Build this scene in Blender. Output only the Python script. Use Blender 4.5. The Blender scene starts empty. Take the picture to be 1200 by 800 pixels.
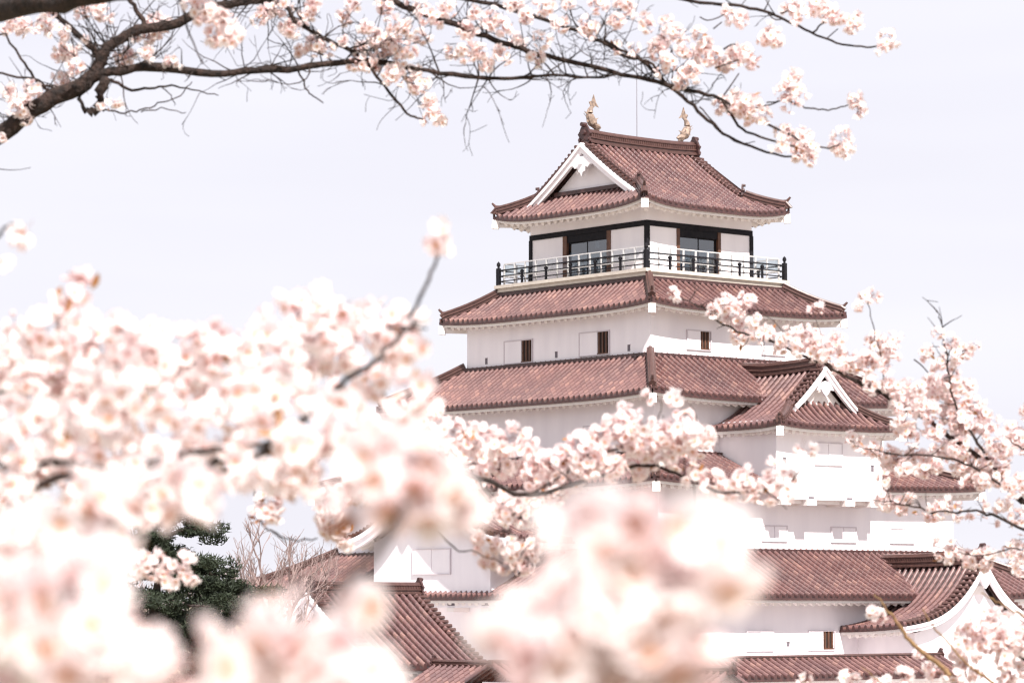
import bpy, math, random
import numpy as np
from mathutils import Vector, Matrix
random.seed(7)
rng = np.random.default_rng(7)
S = bpy.context.scene
col = S.collection
PI = math.pi
# ------------------------------------------------------------------ camera
FPX = 3650.0
TILT = math.radians(4.777)
cam_d = bpy.data.cameras.new('camera')
cam = bpy.data.objects.new('camera', cam_d)
col.objects.link(cam)
cam_d.sensor_width = 36.0
cam_d.lens = 36.0 * FPX / 1200.0
cam.location = (0, 0, 0)
cam.rotation_euler = (PI/2 + TILT, 0, 0)
cam_d.clip_start = 0.1
cam_d.clip_end = 8000
cam_d.dof.use_dof = True
cam_d.dof.focus_distance = 38.0
cam_d.dof.aperture_fstop = 8.4
S.camera = cam
# ------------------------------------------------------------------ light
TH = math.radians(50)
dR = Vector((math.sin(TH), math.cos(TH), 0))
dL = Vector((-math.cos(TH), math.sin(TH), 0))
KEEP = Vector((6.3, 152, 0))
SUN_EL = math.radians(48.5)
sh = (-dL)*math.cos(math.radians(20)) + (-dR)*math.sin(math.radians(20))
sun_vec = Vector((sh.x*math.cos(SUN_EL), sh.y*math.cos(SUN_EL), math.sin(SUN_EL)))
sd = bpy.data.lights.new('sun', 'SUN')
sd.energy = 4.6; sd.angle = math.radians(0.53); sd.color = (1.0, 0.93, 0.87)
sun = bpy.data.objects.new('sun', sd); col.objects.link(sun)
sun.rotation_euler = sun_vec.to_track_quat('Z', 'Y').to_euler()
W = bpy.data.worlds.new('World'); S.world = W; W.use_nodes = True
nt = W.node_tree; nt.nodes.clear()
out = nt.nodes.new('ShaderNodeOutputWorld'); bg = nt.nodes.new('ShaderNodeBackground')
sky = nt.nodes.new('ShaderNodeTexSky'); sky.sky_type = 'NISHITA'; sky.sun_disc = False
sky.sun_elevation = SUN_EL; sky.sun_rotation = math.atan2(sun_vec.x, sun_vec.y)
sky.air_density = 1.0; sky.dust_density = 3.0; sky.ozone_density = 1.0
# a thin bright overcast veil lies over the blue
veil = nt.nodes.new('ShaderNodeMix'); veil.data_type = 'RGBA'; veil.inputs[0].default_value = 0.93
tc = nt.nodes.new('ShaderNodeTexCoord'); mp = nt.nodes.new('ShaderNodeMapping')
mp.inputs['Scale'].default_value = (1.2, 1.2, 9)
nz = nt.nodes.new('ShaderNodeTexNoise'); nz.inputs['Scale'].default_value = 2.2; nz.inputs['Detail'].default_value = 3
cr = nt.nodes.new('ShaderNodeValToRGB')
cr.color_ramp.elements[0].position = 0.35; cr.color_ramp.elements[0].color = (7.2, 7.08, 7.75, 1)
cr.color_ramp.elements[1].position = 0.65; cr.color_ramp.elements[1].color = (7.75, 7.65, 8.2, 1)
nt.links.new(tc.outputs['Generated'], mp.inputs['Vector']); nt.links.new(mp.outputs['Vector'], nz.inputs['Vector'])
nt.links.new(nz.outputs['Fac'], cr.inputs['Fac'])
nt.links.new(sky.outputs['Color'], veil.inputs[6]); nt.links.new(cr.outputs['Color'], veil.inputs[7])
nt.links.new(veil.outputs[2], bg.inputs['Color']); bg.inputs['Strength'].default_value = 0.069
nt.links.new(bg.outputs['Background'], out.inputs['Surface'])
S.view_settings.view_transform = 'Standard'; S.view_settings.look = 'None'
S.view_settings.exposure = 0.93; S.view_settings.gamma = 1.0; S.view_settings.use_curve_mapping = False
S.cycles.use_denoising = True
S.cycles.max_bounces = 8; S.cycles.transparent_max_bounces = 12
S.cycles.sample_clamp_indirect = 8
S.cycles.diffuse_bounces = 8; S.cycles.filter_width = 1.15

# ------------------------------------------------------------------ helpers
def at(x, y, Y):
    """the world point seen at photo pixel (x, y) at distance Y"""
    a = (x - 600)/FPX; b = (400 - y)/FPX
    ry = math.cos(TILT) - b*math.sin(TILT); rz = math.sin(TILT) + b*math.cos(TILT)
    s = Y/ry
    return Vector((a*s, Y, rz*s))

def tag(o, label=None, cat=None, group=None, kind=None):
    if label: o['label'] = label
    if cat: o['category'] = cat
    if group: o['group'] = group
    if kind: o['kind'] = kind
    return o

def empty(name, loc=(0, 0, 0), rz=0, parent=None):
    o = bpy.data.objects.new(name, None); col.objects.link(o)
    o.location = loc; o.rotation_euler = (0, 0, rz); o.empty_display_size = .5
    if parent: o.parent = parent
    return o

class MB:
    def __init__(s): s.v = []; s.f = []; s.uv = []; s.m = []
    def add(s, vs, fs, uvs=None, mat=0):
        b = len(s.v); s.v += [tuple(v) for v in vs]
        s.uv += list(uvs) if uvs else [(0, 0)]*len(vs)
        for f in fs: s.f.append(tuple(b+i for i in f)); s.m.append(mat)
    def box(s, a, b, mat=0):
        x0, y0, z0 = [min(p, q) for p, q in zip(a, b)]; x1, y1, z1 = [max(p, q) for p, q in zip(a, b)]
        s.add([(x0,y0,z0),(x1,y0,z0),(x1,y1,z0),(x0,y1,z0),(x0,y0,z1),(x1,y0,z1),(x1,y1,z1),(x0,y1,z1)],
              [(0,3,2,1),(4,5,6,7),(0,1,5,4),(1,2,6,5),(2,3,7,6),(3,0,4,7)], mat=mat)
    def bar(s, p, q, w, h, mat=0, up=Vector((0,0,1))):
        """rectangular bar, its bottom centre line from p to q"""
        p = Vector(p); q = Vector(q); d = (q-p).normalized(); side = d.cross(up).normalized(); u = side.cross(d)
        vs = []
        for c in (p, q):
            for a, b in ((-1, 0), (1, 0), (1, 1), (-1, 1)): vs.append(c + side*(a*w/2) + u*(b*h))
        s.add(vs, [(0,1,2,3),(7,6,5,4),(0,4,5,1),(1,5,6,2),(2,6,7,3),(3,7,4,0)], mat=mat)
    def sweep(s, pts, prof, mat=0, cap=True, scale=None, side0=None):
        """profile (side, up) swept along pts"""
        n = len(pts); k = len(prof); vs = []
        pts = [Vector(p) for p in pts]
        for i, p in enumerate(pts):
            d = (pts[min(i+1, n-1)] - pts[max(i-1, 0)]).normalized()
            if side0 is not None: side = side0; u = side.cross(d).normalized()
            else:
                side = d.cross(Vector((0, 0, 1)))
                if side.length < 1e-4: side = Vector((1, 0, 0))
                side.normalize(); u = side.cross(d)
            sc = scale[i] if scale else 1
            for a, b in prof: vs.append(p + side*(a*sc) + u*(b*sc))
        fs = []
        for i in range(n-1):
            for j in range(k):
                jj = (j+1) % k
                fs.append((i*k+j, i*k+jj, (i+1)*k+jj, (i+1)*k+j))
        if cap: fs.append(tuple(range(k-1, -1, -1))); fs.append(tuple((n-1)*k+j for j in range(k)))
        s.add(vs, fs, mat=mat)
    def tube(s, pts, radii, k=6, mat=0, cap=True):
        if not hasattr(radii, '__len__'): radii = [radii]*len(pts)
        s.sweep(pts, [(math.cos(2*PI*j/k), math.sin(2*PI*j/k)) for j in range(k)], mat, cap, radii)
    def prism(s, outline, p0, ax, ay, n, th, mat=0):
        """2D outline in plane (ax, ay) at p0, extruded by th along n"""
        p0 = Vector(p0); k = len(outline)
        vs = [p0+ax*a+ay*b for a, b in outline] + [p0+ax*a+ay*b+n*th for a, b in outline]
        s.add(vs, [tuple(range(k-1, -1, -1)), tuple(range(k, 2*k))] + [(i, (i+1) % k, k+(i+1) % k, k+i) for i in range(k)], mat=mat)
    def build(s, name, mats, parent=None, smooth=False):
        me = bpy.data.meshes.new(name)
        me.from_pydata([tuple(v) for v in s.v], [], s.f)
        uvl = me.uv_layers.new(name='UVMap')
        li = np.zeros(len(me.loops), dtype=np.int32); me.loops.foreach_get('vertex_index', li)
        uvl.data.foreach_set('uv', np.array(s.uv, dtype=np.float32)[li].ravel())
        if not isinstance(mats, (list, tuple)): mats = [mats]
        for m in mats: me.materials.append(m)
        me.polygons.foreach_set('material_index', np.array(s.m, dtype=np.int32))
        if smooth: me.polygons.foreach_set('use_smooth', np.ones(len(s.f), dtype=bool))
        me.update()
        o = bpy.data.objects.new(name, me); col.objects.link(o)
        if parent: o.parent = parent
        return o

# ------------------------------------------------------------------ materials
def mat(name, base, rough=.6, metal=0.0, var=None, scale=3.0, bump=0.0, bscale=20.0, coords='Object', stretch=None):
    m = bpy.data.materials.new(name); m.use_nodes = True
    N = m.node_tree; b = N.nodes['Principled BSDF']
    b.inputs['Base Color'].default_value = (*base, 1); b.inputs['Roughness'].default_value = rough
    b.inputs['Metallic'].default_value = metal
    tcn = N.nodes.new('ShaderNodeTexCoord'); v = tcn.outputs[coords]
    if stretch:
        q = N.nodes.new('ShaderNodeMapping'); q.inputs['Scale'].default_value = stretch
        N.links.new(v, q.inputs['Vector']); v = q.outputs['Vector']
    if var:
        n = N.nodes.new('ShaderNodeTexNoise'); n.inputs['Scale'].default_value = scale; n.inputs['Detail'].default_value = 6
        r = N.nodes.new('ShaderNodeValToRGB')
        r.color_ramp.elements[0].position = .3; r.color_ramp.elements[0].color = (*var, 1)
        r.color_ramp.elements[1].position = .7; r.color_ramp.elements[1].color = (*base, 1)
        N.links.new(v, n.inputs['Vector']); N.links.new(n.outputs['Fac'], r.inputs['Fac'])
        N.links.new(r.outputs['Color'], b.inputs['Base Color'])
    if bump:
        n2 = N.nodes.new('ShaderNodeTexNoise'); n2.inputs['Scale'].default_value = bscale; n2.inputs['Detail'].default_value = 5
        bp = N.nodes.new('ShaderNodeBump'); bp.inputs['Strength'].default_value = bump; bp.inputs['Distance'].default_value = .02
        N.links.new(v, n2.inputs['Vector']); N.links.new(n2.outputs['Fac'], bp.inputs['Height'])
        N.links.new(bp.outputs['Normal'], b.inputs['Normal'])
    return m

def tile_material(name='glazed_tile'):
    m = bpy.data.materials.new(name); m.use_nodes = True
    N = m.node_tree; b = N.nodes['Principled BSDF']; b.inputs['Roughness'].default_value = .38; b.inputs['IOR'].default_value = 1.85
    uv = N.nodes.new('ShaderNodeUVMap')
    fl = N.nodes.new('ShaderNodeVectorMath'); fl.operation = 'FLOOR'
    wn = N.nodes.new('ShaderNodeTexWhiteNoise'); wn.noise_dimensions = '2D'
    r = N.nodes.new('ShaderNodeValToRGB'); e = r.color_ramp.elements
    e[0].position = 0; e[0].color = (.088, .044, .042, 1); e[1].position = 1; e[1].color = (.172, .100, .085, 1)
    a = e.new(.35); a.color = (.104, .054, .051, 1); a = e.new(.8); a.color = (.120, .065, .060, 1)
    tcn = N.nodes.new('ShaderNodeTexCoord')
    n = N.nodes.new('ShaderNodeTexNoise'); n.inputs['Scale'].default_value = .55; n.inputs['Detail'].default_value = 5
    mx = N.nodes.new('ShaderNodeMix'); mx.data_type = 'RGBA'; mx.blend_type = 'MULTIPLY'; mx.inputs[0].default_value = .55
    r2 = N.nodes.new('ShaderNodeValToRGB'); r2.color_ramp.elements[0].position = .3; r2.color_ramp.elements[0].color = (.55, .55, .62, 1)
    r2.color_ramp.elements[1].position = .7; r2.color_ramp.elements[1].color = (1.25, 1.12, 1.05, 1)
    N.links.new(uv.outputs['UV'], fl.inputs[0]); N.links.new(fl.outputs[0], wn.inputs['Vector'])
    N.links.new(wn.outputs['Value'], r.inputs['Fac']); N.links.new(tcn.outputs['Object'], n.inputs['Vector'])
    N.links.new(n.outputs['Fac'], r2.inputs['Fac']); N.links.new(r.outputs['Color'], mx.inputs[6]); N.links.new(r2.outputs['Color'], mx.inputs[7])
    # shade painted dark into the pans, light painted onto the round tiles
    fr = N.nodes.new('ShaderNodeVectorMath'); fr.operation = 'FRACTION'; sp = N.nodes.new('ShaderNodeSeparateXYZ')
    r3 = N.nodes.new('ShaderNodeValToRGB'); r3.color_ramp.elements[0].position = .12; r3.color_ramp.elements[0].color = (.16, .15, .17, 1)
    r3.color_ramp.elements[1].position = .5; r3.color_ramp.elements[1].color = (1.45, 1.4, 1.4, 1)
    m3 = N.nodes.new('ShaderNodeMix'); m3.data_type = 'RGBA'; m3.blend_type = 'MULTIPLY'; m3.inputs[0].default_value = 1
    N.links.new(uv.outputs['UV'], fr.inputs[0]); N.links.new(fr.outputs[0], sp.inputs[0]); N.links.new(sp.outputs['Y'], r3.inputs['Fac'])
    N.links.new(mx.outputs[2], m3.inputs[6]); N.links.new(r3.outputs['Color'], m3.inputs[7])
    N.links.new(m3.outputs[2], b.inputs['Base Color'])
    return m

M = {}
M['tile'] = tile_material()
M['ridge'] = mat('ridge_tile', (.100, .050, .043), .36, var=(.06, .03, .027), scale=5)
M['oni'] = mat('dark_ridge_end', (.075, .032, .03), .45, var=(.04, .02, .02), scale=6)
M['plaster'] = mat('white_plaster', (.89, .85, .875), .8, var=(.80, .76, .795), scale=1.1, bump=.12, bscale=6, stretch=(1, 1, .22))
M['plaster_line'] = mat('plaster_frame', (.60, .55, .58), .8)
M['dentil'] = mat('plaster_eave', (.86, .81, .79), .8, var=(.80, .74, .71), scale=1.5)
M['soffit'] = mat('shaded_eave_soffit', (.32, .27, .25), .85, var=(.26, .22, .20), scale=2)  # white plaster too, but the shade between the rafters is painted into its colour
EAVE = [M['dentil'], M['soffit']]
M['black'] = mat('black_lacquer', (.008, .008, .012), .65, var=(.016, .015, .018), scale=5)
M['black'].node_tree.nodes['Principled BSDF'].inputs['Specular IOR Level'].default_value = .15
M['brown'] = mat('brown_wood', (.13, .055, .03), .6, var=(.07, .03, .018), scale=4)
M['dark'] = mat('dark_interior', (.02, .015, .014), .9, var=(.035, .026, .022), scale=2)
M['steel'] = mat('pale_steel', (.70, .68, .68), .4, .2, var=(.60, .60, .60), scale=9)
M['gold'] = mat('weathered_gilt', (.42, .31, .24), .55, .2, var=(.13, .10, .09), scale=8)
M['stone'] = mat('stone', (.30, .28, .26), .9, var=(.18, .17, .16), scale=1.2, bump=.5, bscale=3)
M['bark'] = mat('cherry_bark', (.050, .029, .023), .95, var=(.004, .003, .003), scale=34, bump=1.0, bscale=70, stretch=(1, 1, 1))
M['twig'] = mat('twig_bark', (.03, .017, .016), .8, var=(.035, .02, .02), scale=60)
M['greentwig'] = mat('young_twig', (.24, .15, .055), .7, var=(.12, .055, .03), scale=90)
M['pine'] = mat('pine_needles', (.022, .034, .014), .8, var=(.012, .020, .010), scale=2)
M['pinebark'] = mat('pine_bark', (.06, .038, .03), .9, var=(.025, .018, .016), scale=6)
M['bare'] = mat('bare_twigs', (.27, .20, .19), .9, var=(.18, .13, .12), scale=3)
M['grass'] = mat('grass_ground', (.17, .15, .085), .95, var=(.24, .20, .14), scale=.4, bump=.6, bscale=5)
M['gravel'] = mat('pale_gravel', (.55, .51, .49), .95, var=(.46, .43, .41), scale=1.5, bump=.4, bscale=30)

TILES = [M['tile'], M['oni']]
def glass_mat(name, amt, tint):
    m = bpy.data.materials.new(name); m.use_nodes = True; N = m.node_tree
    N.nodes.remove(N.nodes['Principled BSDF'])
    t = N.nodes.new('ShaderNodeBsdfTransparent'); t.inputs[0].default_value = (*tint, 1)
    g = N.nodes.new('ShaderNodeBsdfGlossy'); g.inputs['Roughness'].default_value = .03
    mx = N.nodes.new('ShaderNodeMixShader'); mx.inputs[0].default_value = amt
    N.links.new(t.outputs[0], mx.inputs[1]); N.links.new(g.outputs[0], mx.inputs[2])
    N.links.new(mx.outputs[0], N.nodes['Material Output'].inputs['Surface'])
    return m
M['glass'] = glass_mat('window_glass', .20, (.42, .48, .52))
M['clear'] = glass_mat('clear_panel', .07, (.93, .95, .95))

def petal_mat(name, inner, outer, trans=.35):
    m = bpy.data.materials.new(name); m.use_nodes = True; N = m.node_tree
    N.nodes.remove(N.nodes['Principled BSDF'])
    uv = N.nodes.new('ShaderNodeUVMap'); sep = N.nodes.new('ShaderNodeSeparateXYZ')
    r = N.nodes.new('ShaderNodeValToRGB'); e = r.color_ramp.elements
    e[0].position = 0.10; e[0].color = (*inner, 1); e[1].position = .38; e[1].color = (*outer, 1)
    # each flower its own tint
    mx = N.nodes.new('ShaderNodeMix'); mx.data_type = 'RGBA'; mx.blend_type = 'MULTIPLY'; mx.inputs[0].default_value = 1
    r2 = N.nodes.new('ShaderNodeValToRGB'); r2.color_ramp.elements[0].color = (1, .915, .93, 1); r2.color_ramp.elements[1].color = (1, 1, 1, 1)
    r2.color_ramp.elements[1].position = .7
    d = N.nodes.new('ShaderNodeBsdfDiffuse'); t = N.nodes.new('ShaderNodeBsdfTranslucent'); ms = N.nodes.new('ShaderNodeMixShader')
    ms.inputs[0].default_value = trans
    N.links.new(uv.outputs['UV'], sep.inputs[0]); N.links.new(sep.outputs['X'], r.inputs['Fac']); N.links.new(sep.outputs['Y'], r2.inputs['Fac'])
    N.links.new(r.outputs['Color'], mx.inputs[6]); N.links.new(r2.outputs['Color'], mx.inputs[7])
    N.links.new(mx.outputs[2], d.inputs['Color']); N.links.new(mx.outputs[2], t.inputs['Color'])
    N.links.new(d.outputs[0], ms.inputs[1]); N.links.new(t.outputs[0], ms.inputs[2])
    N.links.new(ms.outputs[0], N.nodes['Material Output'].inputs['Surface'])
    return m
M['petal'] = petal_mat('cherry_petal', (.88, .64, .61), (.965, .912, .908), .50)
M['stamen'] = mat('stamens', (.70, .33, .20), .7, var=(.60, .40, .16), scale=200)
M['calyx'] = mat('calyx', (.22, .045, .035), .7, var=(.15, .06, .025), scale=120)
M['leaf'] = mat('young_bronze_leaf', (.34, .12, .04), .6, var=(.26, .14, .04), scale=60)

# ------------------------------------------------------------------ ground
def ground():
    xs = [-6000, -2500, -900, -400, -200, -120, -80, -50, -30, -15, 0, 15, 30, 50, 80, 120, 200, 400, 900, 2500, 6000]
    ys = [-400, -60, -20, -8, 0, 5, 9, 12, 15, 18, 22, 28, 36, 60, 90, 120, 160, 220, 300, 500, 900, 2000, 6000]
    def h(y):
        if y < 9: return -1.75
        if y < 28: t = (y-9)/19; t = t*t*(3-2*t); return -1.75 - 3.6*t
        return -5.35
    mb = MB(); nx = len(xs)
    mb.add([(x, y, h(y) + (.15*math.sin(x*.21+y*.13) if abs(x) < 300 and y < 60 else 0)) for y in ys for x in xs],
           [(j*nx+i, j*nx+i+1, (j+1)*nx+i+1, (j+1)*nx+i) for j in range(len(ys)-1) for i in range(nx-1)])
    o = mb.build('ground', M['grass'], smooth=True); tag(o, kind='structure')
    mb = MB(); z = -5.33
    mb.add([(-48, 112, z), (62, 112, z), (62, 190, z), (-48, 190, z)], [(0, 1, 2, 3)])
    o = mb.build('courtyard', M['gravel']); tag(o, kind='structure')
ground()

# ------------------------------------------------------------------ castle keep (local x = right face, local y = left face, z up)
X = Vector((1, 0, 0)); Yv = Vector((0, 1, 0)); Z = Vector((0, 0, 1))
PITCH = .37
RIB = [(0, -.02), (.22, -.01), (.26, .04), (.28, .11), (.35, .17), (.5, .20), (.65, .17), (.72, .11), (.74, .04), (.78, -.01)]

def tiles(mb, o, e, c, d0, T, smin, smax, zf, lip=.09, side_close=False, course=.30):
    """one tiled slope. o outward dir, e eave dir, c local origin, d0 start distance, T run,
    smin/smax(x) limits along the eave at x = t/T, zf(x, s) height"""
    o = Vector(o); e = Vector(e); c = Vector(c)
    xs_t = np.linspace(0, 1, 61)
    lo = min(smin(x) for x in xs_t); hi = max(smax(x) for x in xs_t)
    k0 = math.floor(lo/PITCH) - 1; k1 = math.ceil(hi/PITCH) + 1
    cols = []
    for k in range(k0, k1+1):
        for fx, h in RIB:
            s = (k - .5 + fx)*PITCH
            if lo <= s <= hi: cols.append((s, h, k))
    L = math.hypot(T, zf(0, 0)-zf(1, 0)); nc = max(3, round(L/course))
    rows = []
    for i in range(nc):
        rows.append((i/nc, 0.0, i)); rows.append(((i+1)/nc - .002, .022, i))
    base = []; nr = len(rows) + 1
    vs = []; uvs = []; valid = []
    for s, h, k in cols:
        inside = [x for x in xs_t if smin(x) - 1e-6 <= s <= smax(x) + 1e-6]
        if not inside: inside = [1.0]
        x0, x1 = min(inside), max(inside)
        vv = []
        for x, off, ci in rows:
            xc = min(max(x, x0), x1)
            z = zf(xc, s) + h + off
            P = c + o*(d0 + T*xc) + e*s
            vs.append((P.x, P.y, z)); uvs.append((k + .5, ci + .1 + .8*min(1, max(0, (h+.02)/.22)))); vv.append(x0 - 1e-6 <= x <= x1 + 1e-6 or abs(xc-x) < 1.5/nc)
        P = c + o*(d0 + T*x1) + e*s
        vs.append((P.x, P.y, zf(x1, s) - lip)); uvs.append((k+.5, nc+.5)); vv.append(x1 > .99)
        valid.append(vv)
    fs = []
    for i in range(len(cols)-1):
        a = i*nr; b = (i+1)*nr
        for j in range(nr-1):
            if vs[a+j] == vs[a+j+1] and vs[b+j] == vs[b+j+1]: continue
            if j == nr-2 and not (valid[i][-1] and valid[i+1][-1]): continue
            fs.append((a+j, a+j+1, b+j+1, b+j))
    # uv per face from its first column: use per-vertex (rib changes tint in the pan, harmless)
    mb.add(vs, [f for f in fs if (f[0] % nr) != nr-2], uvs)
    mb.add(vs, [f for f in fs if (f[0] % nr) == nr-2], uvs, mat=1)

def eaves(mb, o, e, c, dE, sE, dW, sW, zf_out, slope, both=(True, True), spacing=.48):
    """white plaster eave: fascia, soffit with painted shade and a row of rounded rafter ends.
    dE, sE: distance out and half length at the eave; dW, sW at the wall"""
    o = Vector(o); e = Vector(e); c = Vector(c)
    n = 28; dEo = dE - .10; run = dEo - dW
    a0, a1 = (-sE if both[0] else -sW), (sE if both[1] else sW)
    b0, b1 = -sW, sW
    vs = []
    for i in range(n+1):
        q = i/n; so = a0 + (a1-a0)*q; si = b0 + (b1-b0)*q
        zo = zf_out(so)
        P = c + o*dEo + e*so*.985; Q = c + o*(dW-.02) + e*si
        vs += [(P.x, P.y, zo-.065), (P.x, P.y, zo-.21), (Q.x, Q.y, zo-.21+slope*run)]
    fs = []
    for i in range(n):
        for j in range(1): fs.append((i*3+j, i*3+j+1, i*3+j+4, i*3+j+3))
    mb.add(vs, fs)
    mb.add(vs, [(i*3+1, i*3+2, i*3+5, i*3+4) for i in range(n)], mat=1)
    k = int((a1-a0)/spacing)
    hand = 1 if e.cross(-o).z > 0 else -1
    prof = [(math.cos(a)*.135, hand*math.sin(a)*.21) for a in [PI + PI*i/6 for i in range(7)]]
    for i in range(k+1):
        s = a0 + (a1-a0)*(i+.5)/(k+1)
        # inner end limited by the hip line
        dstart = dW
        if s < b0 and b0 > a0: dstart = dW + (run)*(b0-s)/(b0-a0)
        if s > b1 and a1 > b1: dstart = dW + (run)*(s-b1)/(a1-b1)
        if dEo - dstart < .15: continue
        zo = zf_out(s) - .20
        P = c + o*(dEo-.14) + e*s; Q = c + o*dstart + e*s
        p = Vector((P.x, P.y, zo + slope*.14)); q = Vector((Q.x, Q.y, zo + slope*(dEo-dstart)))
        mb.sweep([p, q], prof, side0=e, mat=0)

def ridge_prof(w, h):
    r = w*.32
    return [(-w*.62, 0), (w*.62, 0), (w*.62, h*.14), (w*.42, h*.18), (w*.42, h*.30), (w*.54, h*.34), (w*.54, h*.42), (w*.40, h*.46), (w*.40, h*.66), (w*.5, h*.70), (w*.5, h*.78), (r, h*.82), (r*.7, h*.96), (0, h), (-r*.7, h*.96), (-r, h*.82), (-w*.5, h*.78), (-w*.5, h*.70), (-w*.40, h*.66), (-w*.40, h*.46), (-w*.54, h*.42), (-w*.54, h*.34), (-w*.42, h*.30), (-w*.42, h*.18), (-w*.62, h*.14)]

def oni(mb, p, d, sc=1.0, mt=0):
    """ridge-end tile: scrolled plate with a boss and a round end above, facing d"""
    p = Vector(p); d = Vector(d).normalized(); side = d.cross(Z).normalized()
    outl = [(-.42, -.22), (-.30, -.34), (-.16, -.2), (.16, -.2), (.30, -.34), (.42, -.22), (.36, .02), (.46, .16), (.34, .28), (.26, .44), (.14, .58), (0, .64), (-.14, .58), (-.26, .44), (-.34, .28), (-.46, .16), (-.36, .02)]
    mb.prism([(a*sc, b*sc) for a, b in outl], p, side, Z, d, .12*sc, mt)
    for (a, b, r, l) in ((0, .22, .17, .24), (0, .60, .13, .30), (-.3, -.12, .1, .18), (.3, -.12, .1, .18)):
        q = p + side*(a*sc) + Z*(b*sc)
        mb.tube([q, q + d*(l*sc)], [r*sc, r*sc*.8], 8, mt)

def hip(parent, pts, w=.34, h=.42, tip=True, sc=.62):
    """hip ridge along pts (top to eave), its end curled up"""
    mb = MB()
    P = [Vector(p) for p in pts]
    d = (P[-1]-P[-2]).normalized(); dh = Vector((d.x, d.y, 0)).normalized()
    P2 = [p + Z*.06 for p in P]
    P2[-1] = P2[-1] - dh*.28 + Z*.02
    mb.sweep(P2, ridge_prof(w, h), side0=None)
    if tip:
        e = P2[-1]; oni(mb, e + Z*.12, dh, sc*.75)
        mb.tube([e + Z*h*.9 - dh*.3, e + Z*(h*.98) + dh*.12, e + Z*(h+.18) + dh*.30], [.09, .085, .05], 7)
    return mb.build('hip_ridge', M['ridge'], parent)

def corner_beam(mb, p, d, sc=1.0):
    """white corner rafter under an eave corner with its squared end cap"""
    p = Vector(p); d = Vector((d[0], d[1], 0)).normalized()
    mb.bar(p - d*1.6 + Z*-.60, p - d*.22 + Z*-.56, .20*sc, .26*sc)
    mb.bar(p - d*.30 + Z*(-.64), p + d*.02 + Z*(-.62), .34*sc, .42*sc)

def conc(a):
    return lambda x: (1+a)*x - a*x*x     # 0..1, steeper at the top

SIDES = (('-v', (0, -1, 0), (1, 0, 0)), ('-u', (-1, 0, 0), (0, 1, 0)), ('+v', (0, 1, 0), (1, 0, 0)), ('+u', (1, 0, 0), (0, 1, 0)))

def skirt_roof(parent, name, top, eave, zt, ze, up, wall, a=.22):
    """hipped skirt roof round a storey. top, eave, wall = (half u, half v)"""
    g = conc(a)
    root = None; mb = MB(); me = MB(); sl = (zt-ze)/(eave[0]-top[0])*.62
    zfs = []
    for nm, o, e in SIDES:
        i = 0 if nm[1] == 'u' else 1
        dt, dE, st, sE = top[i], eave[i], top[1-i], eave[1-i]
        sm = lambda x, st=st, sE=sE: st + (sE-st)*x
        def zf(x, s, sm=sm): return zt + (ze-zt)*g(x) + up*min(1, abs(s)/sm(x))**4*x**1.5
        tiles(mb, o, e, (0, 0, 0), dt, dE-dt, lambda x, sm=sm: -sm(x), sm, zf)
        eaves(me, o, e, (0, 0, 0), dE, sE, wall[i], wall[1-i], lambda s, sE=sE: ze + up*min(1, abs(s)/sE)**4, sl)
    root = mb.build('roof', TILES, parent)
    for a1 in (-1, 1):
        for b1 in (-1, 1):
            pts = []
            for q in range(9):
                x = q/8
                pts.append((a1*(top[0]+(eave[0]-top[0])*x), b1*(top[1]+(eave[1]-top[1])*x), zt + (ze-zt)*g(x) + up*x**1.5))
            hip(root, pts)
            corner_beam(me, (a1*eave[0], b1*eave[1], ze+up+.05), (a1, b1))
    # flashing where the roof meets the wall above
    mf = MB()
    for nm, o, e in SIDES:
        i = 0 if nm[1] == 'u' else 1
        o = Vector(o); e = Vector(e)
        mf.bar(o*(top[i]+.10) - e*(top[1-i]+.2) + Z*(zt-.02), o*(top[i]+.10) + e*(top[1-i]+.2) + Z*(zt-.02), .26, .16)
    mf.build('roof_flashing', M['oni'], root)
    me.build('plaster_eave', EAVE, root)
    return root

def wall_block(parent, hu, hv, z0, z1, cu=0, cv=0, name='storey_wall'):
    mb = MB(); mb.box((cu-hu, cv-hv, z0), (cu+hu, cv+hv, z1))
    return mb.build(name, M['plaster'], parent)

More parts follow.
